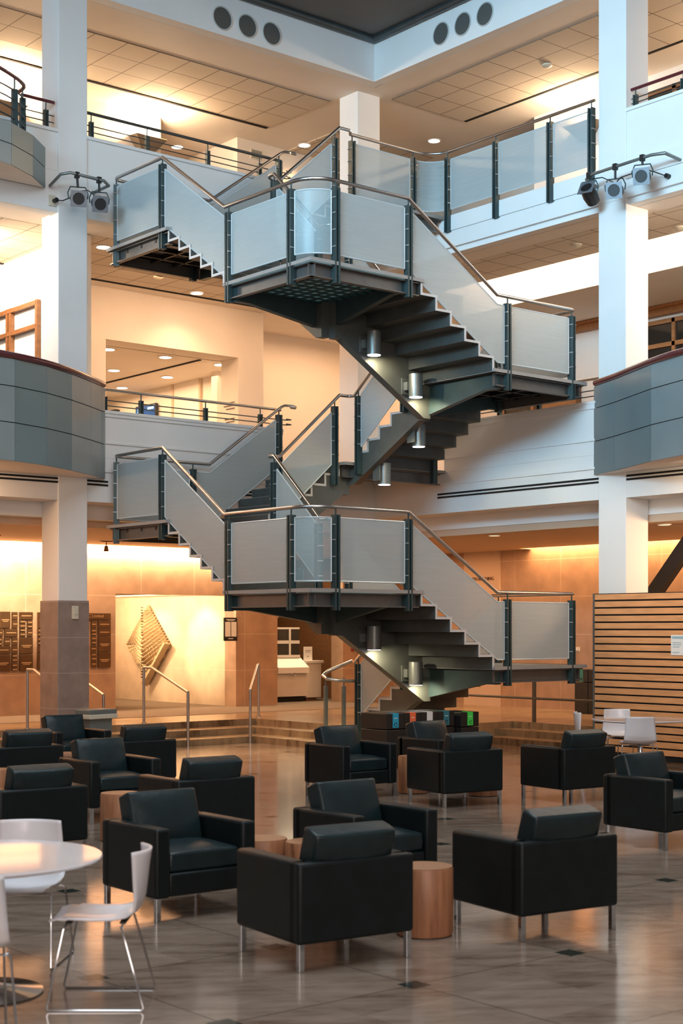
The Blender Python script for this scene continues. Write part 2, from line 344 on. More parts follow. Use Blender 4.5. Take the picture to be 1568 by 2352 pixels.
# slot diffusers in the ceilings
def slot(n, x0, x1, y0, y1, z): struct('trim_%d' % n, MB().box(x0, x1, y0, y1, z-0.012, z+0.01), 'slot_black', 'thin dark air slot in the ceiling', 'air slot')
slot(2, 8.0, 17.45, 23.30, 23.36, 11.675); slot(3, 20.12, 20.18, 8, 20.6, 11.675); slot(4, 8, 17.9, 23.60, 23.66, 8.245)
slot(5, 16.79, 16.85, 24.7, 28.4, 7.285)

# ------------------------------------------------------------------ facades (fascias, parapets, beams)
def fascia_left(z0, z1, x0, x1, y0=YL, y1=YL+0.22): return MB().box(x0, x1, y0, y1, z0, z1)
fl = MB()
fl.box(2, XR+0.2, YL, YL+0.22, 3.89, 4.58).box(2, 11.13, YL, YL+0.22, 4.58, 5.30).box(11.63, 15.40, YL, YL+0.22, 4.58, 5.30)
fl.box(2, XR+0.2, YL, YL+0.22, 8.23, 8.86).box(2, 11.13, YL, YL+0.22, 8.86, 9.47).box(11.63, 15.42, YL, YL+0.22, 8.86, 9.47)
fl.box(2, XR+0.2, YL, YL+0.22, 11.68, 12.40)
# soffits and the lower bulkhead
fl.box(2, XR+0.2, YL+0.22, 20.65, 3.892, 4.0).box(2, 18, 20.65, 20.9, 3.66, 3.95)
# raised frames on the parapets
for zz in ((5.22, 5.30), (4.80, 4.84), (4.36, 4.42)): fl.box(11.63, 15.40, YL-0.02, YL, *zz)
fl.box(11.75, 11.83, YL-0.02, YL, 4.42, 5.22); fl.box(2, 11.13, YL-0.03, YL+0.25, 5.27, 5.32).box(11.63, 15.40, YL-0.035, YL+0.25, 5.27, 5.32)
fl.box(2, 11.13, YL-0.03, YL+0.25, 9.44, 9.49).box(11.63, 15.42, YL-0.03, YL+0.25, 9.44, 9.49)
struct('wall_left', fl, 'plaster', 'white balcony fronts and beams along the left side of the atrium', 'wall', bevel=0.006)
fr = MB()
fr.box(XR, XR+0.22, 6, YL, 3.89, 4.58).box(XR, XR+0.22, 14.95, 18.35, 4.58, 5.38).box(XR, XR+0.22, 6, 14.42, 4.58, 5.38)
fr.box(XR, XR+0.22, 6, YL, 8.34, 8.88).box(XR+0.03, XR+0.22, 6, YL, 8.25, 8.34).box(XR, XR+0.22, 6, 14.42, 8.88, 9.65)
fr.box(XR, XR+0.22, 6, YL, 11.68, 12.40)
fr.box(XR+0.22, 17.98, 6, 20.15, 3.892, 4.0).box(17.98, 18.2, 6, 20.7, 3.66, 3.95)
fr.box(XR-0.02, XR, 6, 18.35, 5.28, 5.38).box(XR-0.02, XR, 6, 18.35, 4.79, 4.83).box(XR-0.02, XR, 6, 18.4, 4.36, 4.40)
fr.box(XR-0.03, XR+0.25, 14.95, 18.35, 5.36, 5.40).box(XR-0.03, XR+0.25, 6, 14.42, 9.62, 9.67)
fr.box(XR-0.025, XR, 6, 18.4, 8.62, 8.88).box(XR-0.025, XR, 6, 18.4, 8.34, 8.60)
struct('wall_right', fr, 'plaster', 'white balcony fronts and beams along the right side of the atrium', 'wall', bevel=0.006)
for n, (a, b) in enumerate((((2, YL), None), ((XR, 6), None))):
    mb = MB()
    for z in (4.16, 4.215):
        if n == 0: mb.box(2, 12.0, YL-0.012, YL+0.01, z-0.014, z+0.014); mb.box(13.2, 14.8, YL-0.012, YL+0.01, z-0.014, z+0.014)
        else: mb.box(XR-0.012, XR+0.01, 6, 18.5, z-0.014, z+0.014)
    struct('trim_%d' % (6+n), mb, 'slot_black', 'pair of thin black air slots under the second storey balcony', 'air slot')
# ------------------------------------------------------------------ columns
def column(x0, x1, y0, y1, label, base=True, z0=0.0):
    struct('column', MB().box(x0, x1, y0, y1, 2.36 if base else z0, 12.0), 'plaster', label, 'column', bevel=0.012)
    if base: struct('column', MB().box(x0-0.02, x1+0.02, y0-0.02, y1+0.02, z0, 2.37), 'stone_column', label.replace('white', 'stone clad base of the'), 'column', bevel=0.01)
column(11.13, 11.63, YL-0.02, 20.65, 'white square column left of the staircase', True)
column(XR-0.02, 17.95, 14.42, 14.95, 'white square column right of the staircase', True)
column(17.52, 18.05, 20.68, 21.2, 'white square column in the far corner behind the staircase', False, 8.8)
struct('column', MB().box(17.52, 18.05, 20.68, 21.2, 4.6, 8.3), 'plaster_warm', 'second storey part of the far corner column', 'column')

# ------------------------------------------------------------------ interior walls
# third storey
struct('wall_back', MB().box(4, 15.54, 24.15, 24.35, Z3, 11.7).box(17.33, 19.6, 24.15, 24.35, Z3, 11.7).box(15.34, 15.54, 24.35, 26.5, Z3, 11.7).box(15.34, 22, 26.5, 26.7, Z3, 11.7).box(17.33, 17.53, 24.35, 26.5, Z3, 11.7), 'plaster_warm', 'cream wall behind the third storey balcony', 'wall')
struct('wall_right', MB().box(21.0, 21.2, 6, 19.6, Z3, 11.7).box(21.0, 24, 24.9, 25.1, Z3, 11.7).box(23.8, 24, 19.4, 25, Z3, 11.7), 'plaster_warm', 'cream wall behind the right third storey walkway', 'wall')
# second storey
wb = MB().box(13.0, 14.28, 24.05, 24.63, Z2, 8.3).box(17.28, 17.90, 24.05, 24.63, Z2, 8.3).box(14.28, 17.28, 24.05, 24.63, 7.29, 8.3)
struct('wall_back', wb, 'plaster_warm', 'cream second storey wall with a wide opening into a lobby', 'wall')
struct('wall_back', MB().box(17.85, 24, 25.6, 25.8, Z2, 8.3).box(18.13, 18.3, 24.6, 33, Z2, 7.3).box(13.0, 18.3, 31.5, 31.7, Z2, 7.3).box(13.0, 13.2, 24.6, 31.6, Z2, 7.3), 'plaster_warm', 'cream lobby walls beyond the second storey opening', 'wall')
struct('ceiling', MB().box(13, 18.3, 24.6, 32, 7.29, 7.45), 'plaster_warm', 'cream lobby ceiling beyond the second storey opening', 'ceiling')
struct('wall_left', MB().box(12.0, 12.2, 21.0, 25.5, Z2, 8.3), 'plaster_warm', 'bright cream partition left of the column on the second storey', 'wall')
struct('wall_right', MB().box(22.1, 22.3, 6, 25.6, Z2, 7.9), 'plaster_warm', 'pink beige wall behind the right second storey walkway', 'wall')
struct('ceiling', MB().box(19.95, 22.1, 6, 20.3, 7.86, 7.95).box(19.85, 19.95, 6, 20.3, 7.86, 8.80).box(19.2, 19.95, 6, 20.3, 8.8, 8.85).box(19.85, 22.1, 20.3, 20.4, 7.86, 8.4), 'plaster_warm', 'dropped soffit with light cove on the right second storey', 'ceiling')
struct('trim_8', MB().box(21.96, 22.1, 6, 20.3, 7.68, 7.84).box(21.9, 22.1, 6, 20.3, 7.80, 7.85), 'oak', 'orange wood trim at the top of the right second storey wall', 'trim')
# ground floor
gs = MB().box(4, 15.12, 25.1, 25.5, 0.33, 2.62).box(17.98, 19.05, 25.1, 25.5, 0.33, 2.62).box(4, 19.05, 25.1, 25.5, 2.62, 3.56).box(20.84, 24, 25.1, 25.5, 0.33, 3.6)
gs.box(15.1, 18.3, 30.1, 30.3, 0.33, 2.8)
struct('wall_back', gs, 'stone_left', 'tan stone wall at the back of the ground floor', 'wall')
struct('wall_back', MB().box(18.0, 18.25, 25.45, 30.2, 0.33, 2.75), 'stone_alcove_lit', 'brightly lit stone wall inside the alcove', 'wall')
struct('ceiling', MB().box(14.9, 18.3, 25.5, 30.3, 2.64, 2.75), 'plaster_warm', 'cream ceiling of the lit alcove', 'ceiling')
struct('wall_right', MB().box(22.3, 22.6, 6, 21.75, 0.33, 3.95).box(22.32, 22.6, 22.85, 25.1, 0.33, 3.95).box(22.9, 23, 21.6, 22.8, 0.33, 3.9), 'stone_right', 'tan stone wall behind the right side of the staircase', 'wall')
struct('wall_right', MB().box(22.26, 22.31, 21.75, 22.8, 0.33, 3.6), 'plaster_tan', 'plain tan panel carrying the building name', 'wall')
struct('ceiling', MB().box(21.6, 22.4, 6, 25, 3.9, 3.95), 'plaster_warm', 'light cove above the right stone wall', 'ceiling')
struct('wall_back', MB().box(19.0, 23.5, 28.6, 28.8, 0.33, 2.2).box(21.7, 21.9, 25.4, 28.7, 0.33, 3.6), 'oak_dark', 'dark brown wall behind the serving counter', 'wall')
struct('wall_back', MB().box(19.0, 23.5, 28.55, 28.75, 2.2, 3.6), 'plaster_tan', 'brown upper wall behind the serving counter', 'wall')
# backs that close the rooms
struct('wall_back', MB().box(2, 30, 33.5, 33.7, 0, 12), 'plaster_warm', 'outer back wall', 'wall')
struct('wall_right', MB().box(29.8, 30, 6, 33.6, 0, 12), 'plaster_warm', 'outer right wall', 'wall')
# ------------------------------------------------------------------ staircase
R = H/24; T = 0.2785
XO, YO, XI, YI, YJ = 12.02, 15.12, 13.62, 16.72, 18.50
XK = 15.48; XQ = 17.12
def round_path(P, rad):
    """P: (x, y, z, r) nodes; rounds plan corners by r"""
    out = []
    for i, p in enumerate(P):
        r = p[3] if len(p) > 3 else 0
        if r and 0 < i < len(P)-1:
            a, b, c = Vector(P[i-1][:3]), Vector(p[:3]), Vector(P[i+1][:3])
            d1 = (a-b).normalized(); d2 = (c-b).normalized(); n = 6
            p0, p2 = b+d1*r, b+d2*r
            for k in range(n+1):
                t = k/n
                th = t*PI/2; q = b + d1*r*(1-math.sin(th)) + d2*r*(1-math.cos(th))
                out.append(q)
        else: out.append(Vector(p[:3]))
    return out
def sub_path(P, s0, s1):
    L = [0]
    for a, b in zip(P, P[1:]): L.append(L[-1]+(Vector((b.x-a.x, b.y-a.y))).length)
    def at(s):
        for i in range(len(P)-1):
            if s <= L[i+1]+1e-9:
                t = (s-L[i])/max(1e-9, L[i+1]-L[i]); return P[i].lerp(P[i+1], max(0, min(1, t)))
        return P[-1].copy()
    return [at(s0)] + [P[i].copy() for i in range(len(P)) if s0+1e-4 < L[i] < s1-1e-4] + [at(s1)]
def s_of(P, x, y):
    best = (1e9, 0); s = 0
    for a, b in zip(P, P[1:]):
        d = Vector((b.x-a.x, b.y-a.y)); l = d.length
        if l < 1e-6: continue
        t = max(0, min(1, (Vector((x-a.x, y-a.y))).dot(d)/l/l)); q = (a.x+d.x*t-x)**2+(a.y+d.y*t-y)**2
        if q < best[0]-1e-9: best = (q, s+t*l)
        s += l
    return best[1]
def ribbon(P, lo, hi, th=0.012):
    """vertical sheet of thickness th following P, from base+lo to base+hi"""
    mb = MB(); n = len(P); side = []
    for i in range(n):
        a, b = P[max(0, i-1)], P[min(n-1, i+1)]; d = Vector((b.x-a.x, b.y-a.y, 0)).normalized(); side.append(Vector((-d.y, d.x, 0))*th/2)
    for p, o in zip(P, side):
        for s, z in ((-1, lo), (1, lo), (1, hi), (-1, hi)): mb.v.append((p.x+o.x*s, p.y+o.y*s, p.z+z))
    for i in range(n-1):
        for k in range(4): mb.f.append((4*i+k, 4*i+(k+1) % 4, 4*i+4+(k+1) % 4, 4*i+4+k))
    mb.f += [(3, 2, 1, 0), tuple(4*(n-1)+k for k in range(4))]
    return mb
def edge_frame(P, lo, hi, r=0.011):
    mb = MB(); up = [Vector((p.x, p.y, p.z+hi)) for p in P]; dn = [Vector((p.x, p.y, p.z+lo)) for p in P]
    mb.tube(up, r, 6).tube(dn, r, 6).rod(up[0], dn[0], r, 6).rod(up[-1], dn[-1], r, 6); return mb
def post(root, p, d, top=0.97, bot=-0.28, rail=1.07):
    """two flat steel bars with a gap, bolts on their edges and a thin rod up to the handrail"""
    d = Vector((d.x, d.y, 0)).normalized(); s = Vector((-d.y, d.x, 0)); mb = MB(); c = Vector((p.x, p.y, p.z))
    for o in (-0.030, 0.030):
        poly = [c + d*(o+a) + s*b + Vector((0, 0, bot)) for a, b in ((-0.014, -0.045), (0.014, -0.045), (0.014, 0.045), (-0.014, 0.045))]
        mb.prism(poly, (0, 0, top-bot))
    poly = [c + d*a + s*b + Vector((0, 0, bot)) for a, b in ((-0.02, 0.0), (0.02, 0.0), (0.02, 0.03), (-0.02, 0.03))]
    mb.prism(poly, (0, 0, top-bot-0.03)); mb.rod(c+Vector((0, 0, top-0.05)), c+Vector((0, 0, rail)), 0.011, 8)
    nf = len(mb.f)
    for sg in (-1, 1):
        for z in (0.2, 0.42, 0.64, 0.84): q = c + d*0.048*sg + Vector((0, 0, z)); mb.rod(q-s*0.05, q+s*0.05, 0.009, 8)
    o = link('post', mb, 'steel', root); o.data.materials.append(M['bolt_metal'])
    for p_ in o.data.polygons[nf:]: p_.material_index = 1
    return o
def railing(root, P, posts, skip=(), curved=(), hr=True, lo=0.10, hi=0.93, rail_end=None, m='mesh_panel'):
    if hr: link('handrail', MB().tube([Vector((p.x, p.y, p.z+1.07)) for p in P], 0.025, 12), 'rail', root, smooth=True)
    S = [s_of(P, x, y) for x, y in posts]
    for i, (s, (x, y)) in enumerate(zip(S, posts)):
        a, b = sub_path(P, max(0, s-0.02), s+0.02)[0], sub_path(P, max(0, s-0.02), s+0.02)[-1]
        post(root, sub_path(P, s, s+0.001)[0], b-a)
    for i in range(len(S)-1):
        if i in skip: continue
        q = sub_path(P, S[i]+0.07, S[i+1]-0.07)
        pn = link('guard_panel', ribbon(q, lo, hi), 'glass_panel' if i in curved else m, root, smooth=i in curved)
        link('panel_frame', edge_frame(q, lo, hi), 'mesh_edge', pn, smooth=True)
        if i in curved: pn['label'] = 'curved clear glass corner panel'
def flight(root, start, d, s, w, ztop, off):
    """six risers and five treads of folded plate going down along d; s points to the outer side, w = width"""
    d = Vector(d); s = Vector(s); a0 = Vector(start); th = 0.035
    poly = []
    z = ztop; pts = [(0, z)]
    for i in range(6):
        z -= R; pts.append((i*T, z)); 
        if i < 5: pts.append(((i+1)*T, z))
    up = [(-0.12, ztop)] + pts + [(5*T+0.10, pts[-1][1])]
    dn = [(a-th, zz-th) for a, zz in up][::-1]
    prof = up + dn
    poly = [a0 + d*a + Vector((0, 0, zz)) - s*w for a, zz in prof]
    f = link('stair_flight', MB().prism([(p.x, p.y, p.z) for p in poly], s*w), 'stair_plate', root)
    # light coloured cut edge at both ends
    for side in (0.0, -w-0.006):
        eb = MB().prism([tuple(a0 + d*a + Vector((0, 0, zz)) + s*side) for a, zz in prof], s*0.006)
        link('cut_edge', eb, 'step_edge', f)
    # tread faces (textured grey)
    for i in range(5):
        tb = MB()
        p = a0 + d*(i*T+0.005) + Vector((0, 0, ztop-(i+1)*R)) - s*(w-0.03); q = p + d*(T-0.01) + s*(w-0.06)
        tb.box(min(p.x, q.x), max(p.x, q.x), min(p.y, q.y), max(p.y, q.y), p.z, p.z+0.006)
        link('tread', tb, 'deck', f)
    return f
def stringer(root, a, b, za, zb, side, n0, dpt0, dpt1, th=0.14):
    """box stringer on the well edge from a to b (plan), za/zb the walking levels, first riser n0 from a"""
    a = Vector((*a, 0)); b = Vector((*b, 0)); d = (b-a).normalized(); L = (b-a).length; s = Vector(side)
    top = [(0, za-0.036), (n0, za-0.036)]; z = za
    for i in range(6):
        z -= R; top.append((n0+i*T, z-0.036))
        if i < 5: top.append((n0+(i+1)*T, z-0.036))
    top.append((L, zb-0.036))
    top = [(x-0.036 if 0 < k < len(top)-1 else x, z) for k, (x, z) in enumerate(top)]
    bot = [(L, zb-dpt1), (L-0.13, zb-dpt1), (0.13, za-dpt0), (0, za-dpt0)]
    poly = [tuple(a + d*x + Vector((0, 0, z))) for x, z in top+bot]
    return link('stringer', MB().prism(poly, s*th), 'stringer', root)
def taper(root, a, b, z, d0, d1, th=0.10, name='cantilever_beam'):
    """tapered beam from a (deep end) to b (shallow end) under level z"""
    a = Vector((*a, 0)); b = Vector((*b, 0)); d = (b-a).normalized(); s = Vector((-d.y, d.x, 0))
    poly = [a - s*th/2 + Vector((0, 0, z-0.05)), a - s*th/2 + Vector((0, 0, z-d0)), b-d*0.25 - s*th/2 + Vector((0, 0, z-d1)), b - s*th/2 + Vector((0, 0, z-d1)), b - s*th/2 + Vector((0, 0, z-0.05))]
    return link(name, MB().prism([tuple(p) for p in poly], s*th), 'steel', root)
def landing(root, poly, z, edges, m='deck'):
    o = link('landing', MB().prism([(x, y, z-0.035) for x, y in poly], (0, 0, 0.035)), m, root)
    e = MB()
    for (x0, y0), (x1, y1) in zip(poly, poly[1:]+poly[:1]):
        e.prism([(x0, y0, z-0.045), (x1, y1, z-0.045), (x1, y1, z+0.004), (x0, y0, z+0.004)], Vector((y1-y0, -(x1-x0), 0)).normalized()*0.012)
    link('landing_edge', e, 'deck_edge', o)
    cbm = MB()
    for (p, q, nrm) in edges:     # steel channel under the outer edges, flanges turned outward
        p = Vector((*p, 0)); q = Vector((*q, 0)); n = Vector((*nrm, 0))
        for off, t, za, zb in ((-0.07, 0.012, -0.225, -0.05), (-0.07, 0.08, -0.065, -0.05), (-0.07, 0.08, -0.235, -0.22)):
            b = p + n*off; c = q + n*off
            cbm.prism([(b.x, b.y, z+za), (c.x, c.y, z+za), (c.x, c.y, z+zb), (b.x, b.y, z+zb)], n*t)
    link('channel_beam', cbm, 'channel', o)
    return o
def storey(B, label, newel, top):
    root = thing('staircase', label, 'staircase', (0, 0, 0), group=None)
    Lv, lf, co, ri = B+H, B+H*0.75, B+H*0.5, B+H*0.25
    # landings
    landing(root, [(XO-0.06, 18.43), (XI, 18.43), (XI, 18.5), (XI+0.24, 18.5), (XI+0.24, 20.11), (XO-0.06, 20.11)], lf, [((XO, 20.10), (XO, 18.45), (-1, 0)), ((XO, 20.1), (XI, 20.1), (0, 1))])
    landing(root, [(XO-0.03, YO-0.03), (13.96, YO-0.03), (13.96, YI), (XI, YI), (XI, 17.04), (XO-0.03, 17.04)], co, [((XO, 17.0), (XO, YO), (-1, 0)), ((XO, YO), (13.9, YO), (0, -1))], 'glass_block')
    landing(root, [(15.34, YO-0.03), (17.32, YO-0.03), (17.32, 16.93), (15.34, 16.93)], ri, [((15.4, YO), (17.26, YO), (0, -1)), ((17.26, YO), (17.26, 16.9), (1, 0))])
    pl = landing(root, [(15.25, 18.32), (17.44, 18.32), (17.44, 20.14), (15.25, 20.14)], Lv, [((15.3, 18.4), (17.4, 18.4), (0, -1))])
    # flights
    flight(root, (XI+0.24+5*T, 20.06, 0), (-1, 0, 0), (0, 1, 0), 1.56, Lv, 0)
    flight(root, (XO-0.01, 18.43, 0), (0, -1, 0), (-1, 0, 0), 1.61, lf, 0)
    flight(root, (13.96, YO-0.01, 0), (1, 0, 0), (0, -1, 0), 1.61, co, 0)
    flight(root, (17.14, 16.93, 0), (0, 1, 0), (1, 0, 0), 1.66, ri, 0)
    # the flight up to the platform runs on the far side of the well: shift its start
    # stringers round the well
    stringer(root, (XK+0.02, YJ), (XI, YJ), Lv, lf, (0, 1, 0), XK+0.02-(XI+0.24+5*T), 0.50, 0.58)
    stringer(root, (XI, YJ), (XI, YI), lf, co, (-1, 0, 0), 0.07, 0.58, 0.60)
    stringer(root, (XI, YI), (XK, YI), co, ri, (0, -1, 0), 0.34, 0.62, 0.55)
    stringer(root, (XK, YI), (XK, YJ), ri, B, (1, 0, 0), 0.21, 0.55, 0.34)
    # cantilever beams
    taper(root, (XI, 16.88), (XO+0.05, 16.88), co, 0.46, 0.27); taper(root, (XI+0.06, YI), (XI+0.06, YO+0.05), co, 0.46, 0.20)
    taper(root, (XK+0.02, YI), (XK+0.02, YO+0.05), ri, 0.52, 0.26); taper(root, (XK, 16.80), (17.2, 16.80), ri, 0.52, 0.24)
    taper(root, (XI, 18.56), (XO+0.05, 18.56), lf, 0.42, 0.24); taper(root, (XI+0.06, YJ), (XI+0.06, 20.05), lf, 0.45, 0.24)
    # underside of the corner landing: dark frame holding small glass blocks
    g = MB(); z = co-0.075
    for i in range(9): x = XO+0.12+i*0.165; g.box(x-0.02, x+0.02, YO+0.08, 16.80, z-0.04, z+0.02)
    for i in range(10): y = YO+0.14+i*0.165; g.box(XO+0.08, XI, y-0.02, y+0.02, z-0.04, z+0.02)
    gr = link('block_grid', g, 'grid_dark', root)
    g = MB()
    for i in range(8):
        for j in range(9):
            x = XO+0.12+(i+0.5)*0.165; y = YO+0.14+(j+0.5)*0.165; g.box(x-0.05, x+0.05, y-0.05, y+0.05, z-0.03, z+0.03)
    tag(link('glass_block', g, 'glass_block', gr), kind='stuff')
    g = MB()
    for i in range(4): x = XO+0.3+i*0.4; g.box(x-0.02, x+0.02, 18.6, 20.05, lf-0.12, lf-0.05)
    for i in range(3): y = 18.9+i*0.4; g.box(XO+0.05, XI, y-0.02, y+0.02, lf-0.12, lf-0.05)
    link('underside_frame', g, 'black', root); g = MB()
    for i in range(4): x = 15.8+i*0.4; g.box(x-0.02, x+0.02, YO+0.1, 16.8, ri-0.12, ri-0.05)
    for i in range(3): y = 15.5+i*0.45; g.box(15.6, 17.2, y-0.02, y+0.02, ri-0.12, ri-0.05)
    link('underside_frame', g, 'black', root)
    # outer railing
    P = round_path([(15.28, 20.03, Lv), (XI+0.20, 20.03, lf), (XO, 20.03, lf, 0.14), (XO, 18.63, lf), (XO, 17.05, co), (XO, YO, co, 0.40), (13.71, YO, co), (15.43, YO, ri), (XQ, YO, ri, 0.12), (XQ, 16.88, ri), (XQ, 18.30, B)], 0)
    posts = [(15.23, 20.03), (13.50, 20.03), (XO, 19.98), (XO, 18.63), (XO, 16.95), (XO, 15.54), (12.43, YO), (13.71, YO), (15.64, YO), (17.02, YO), (XQ, 16.75), (XQ, 18.25)]
    # top of the railing: the handrail ends in a loop
    railing(root, P, posts, curved=(5,))
    lp = MB(); z = Lv+1.07
    lp.tube([(15.26, 20.03, z-0.01), (15.34, 20.02, z+0.03), (15.45, 19.98, z+0.03), (15.50, 19.92, z), (15.45, 19.87, z-0.02), (15.36, 19.88, z-0.02)], 0.022, 10)
    link('handrail_end', lp, 'rail', root, smooth=True)
    # inner railing
    xa, xb, ya, yb = XI+0.07, XK-0.05, YI+0.07, YJ-0.08
    first = [(xb, 18.30, B), (xb, 16.98, ri), (xb, ya, ri, 0.12), (15.28, ya, ri), (13.98, ya, co), (xa, ya, co, 0.12), (xa, 17.0, co), (xa, 18.12, lf-0.04), (xa, yb, lf-0.03, 0.26), (14.02, yb, lf), (15.22, yb, Lv)]
    if not top: first += [(xb, yb, Lv, 0.08), (xb, 18.30, Lv)]
    else: first += [(xb, yb, Lv)]
    Q = round_path(first, 0)
    railing(root, Q, [(xb, 18.2), (xb, 17.12), (15.22, ya), (14.05, ya), (xa, 17.05), (xa, 18.12), (14.0, yb), (15.12, yb)], skip=(1, 3, 5))
    if newel:
        lp = MB().tube([(xb, 18.34, B+1.10), (xb-0.06, 18.52, B+1.03), (xb-0.25, 18.66, B+0.93), (xb-0.40, 18.60, B+0.86), (xb-0.44, 18.45, B+0.82), (xb-0.34, 18.33, B+0.79), (xb-0.15, 18.28, B+0.78), (xb+0.12, 18.22, B+0.78)], 0.028, 12)
        link('handrail_end', lp, 'rail', root, smooth=True)
        for x, y in ((xb-0.41, 18.52), (xb-0.22, 18.30)):
            link('newel', MB().box(x-0.03, x+0.03, y-0.022, y+0.022, 0.0, B+0.70).rod((x, y, B+0.68), (x, y, B+0.84), 0.012, 8), 'grey_plastic', root, bevel=0.006)
        link('base_plate', MB().box(15.5, 17.2, 18.2, 18.3, 0.331, 0.345).box(15.0, 15.3, 18.2, 18.6, 0.001, 0.012), 'steel', root)
    return root
storey(ZR, 'lower turn of the steel staircase, rising from the raised floor to the second storey', True, False)
storey(Z2, 'upper turn of the steel staircase, rising from the second storey to the third storey', False, True)
# lamps on the stringers
def stair_lamp(x, y, z, side, label, on=True):
    sx, sy = side; t = thing('wall_lamp', label, 'lamp', (x, y, z), group='cylinder lamps on the stair stringers')
    bxm = MB(); r = 0.105
    link('lamp_shade', MB().lathe(0, 0, [(0.09, -0.168), (r, -0.17), (r, 0.17), (0.09, 0.172)], 28), 'lamp_metal', t, smooth=True)
    link('lamp_glass', MB().cyl(0, 0, -0.176, -0.166, 0.095, 24), 'glow_lamp', t)
    if sx == 0: bxm.box(-0.10, -0.02, 0.08, 0.17, -0.06, 0.06).box(-0.14, 0.02, 0.155, 0.175, -0.12, 0.12)
    else: bxm.box(-0.17, -0.08, -0.03, 0.03, -0.06, 0.06).box(-0.175, -0.155, -0.08, 0.08, -0.12, 0.12)
    link('bracket', bxm, 'lamp_metal', t); return t
for B, st_ in ((0, 'lower'), (H, 'upper')):
    for (x, y, z, side, nm) in ((14.21, 16.41, 1.81, (0, 1), 'higher'), (15.03, 16.41, 1.28, (0, 1), 'lower')):
        stair_lamp(x, y, z+B, side, 'grey cylinder lamp under the front flight of the %s stair turn, %s one' % (st_, nm))
        spot('lamp_light', (x, y, z+B-0.19), (x+0.5, y+0.28, z+B-1), 60, (1.0, 0.86, 0.55), 140, 0.7, 0.04)
for (x, y, z, nm) in ((15.76, 17.14, 4.94, 'half hidden by the stair corner'), (15.76, 17.95, 4.41, 'lowest, close to the second storey floor')):
    stair_lamp(x, y, z, (1, 0), 'grey metal cylinder lamp on the back flight, '+nm)
    spot('lamp_light', (x, y, z-0.2), (x-0.1, y, z-3), 14, (1.0, 0.86, 0.55), 110, 0.7, 0.05)

# ------------------------------------------------------------------ third storey guard on the right
g = thing('guard_rail', 'mesh panel guard rail curving from the stair top along the right third storey walkway', 'railing')
P = round_path([(15.44, 18.42, Z3), (15.56, 18.56, Z3), (XR-0.05, 18.56, Z3, 0.42), (XR-0.05, 15.0, Z3)], 0)
railing(g, P, [(15.60, 18.56), (16.93, 18.56), (XR-0.05, 18.20), (XR-0.05, 17.08), (XR-0.05, 15.90), (XR-0.05, 15.06)], curved=(1,))
# ------------------------------------------------------------------ balustrades
def balustrade(label, a, b, zb, zr, posts, rail='rail_dark', top='rail', bars=(0.5, 0.25), loop=False, name='balustrade'):
    t = thing(name, label, 'railing'); a = Vector((*a, 0)); b = Vector((*b, 0)); d = (b-a).normalized(); s = Vector((-d.y, d.x, 0))
    pts = [a+Vector((0, 0, zr)), b+Vector((0, 0, zr))]
    link('handrail', MB().tube(pts, 0.024, 12), top, t, smooth=True)
    for k in bars:
        z = zb + (zr-zb)*k; p = [a+Vector((0, 0, z)), b+Vector((0, 0, z))]
        if loop: p += [b + d*0.10 - s*0.02 + Vector((0, 0, z)), b + d*0.14 - s*0.10 + Vector((0, 0, z)), b + d*0.02 - s*0.13 + Vector((0, 0, z))]
        link('rail_bar', MB().tube(p, 0.009, 8), rail, t, smooth=True)
    L = (b-a).length
    for q in posts:
        c = a + d*(q*L); mb = MB()
        for o in (-0.022, 0.022): mb.prism([tuple(c + d*(o+e) + s*f + Vector((0, 0, zb))) for e, f in ((-0.010, -0.03), (0.010, -0.03), (0.010, 0.03), (-0.010, 0.03))], (0, 0, (zr-zb)*0.66))
        mb.rod(c+Vector((0, 0, zb)), c+Vector((0, 0, zr)), 0.010, 8); link('post', mb, 'steel', t)
    return t
balustrade('steel balustrade on the second storey parapet left of the stair', (11.94, YL+0.05), (15.40, YL+0.05), 5.32, 5.65, (0.01, 0.20, 0.555, 0.875), loop=True)
balustrade('steel balustrade on the third storey parapet left of the stair', (11.66, YL+0.05), (15.40, YL+0.05), 9.49, 9.87, (0.02, 0.29, 0.60, 0.88), loop=True, top='rail_dark')
balustrade('short red-topped balustrade beside the left column on the third storey', (10.55, YL+0.06), (11.10, YL+0.06), 9.49, 9.90, (0.75,), top='rail_red')
balustrade('steel balustrade on the second storey parapet behind the right stair landing', (XR+0.06, 18.3), (XR+0.06, 14.97), 5.40, 5.75, (0.02, 0.36, 0.62), top='rail')
balustrade('red-topped balustrade right of the right column on the third storey', (XR+0.06, 14.38), (XR+0.06, 6.5), 9.67, 9.95, (0.01, 0.12, 0.35, 0.6), top='rail_red')
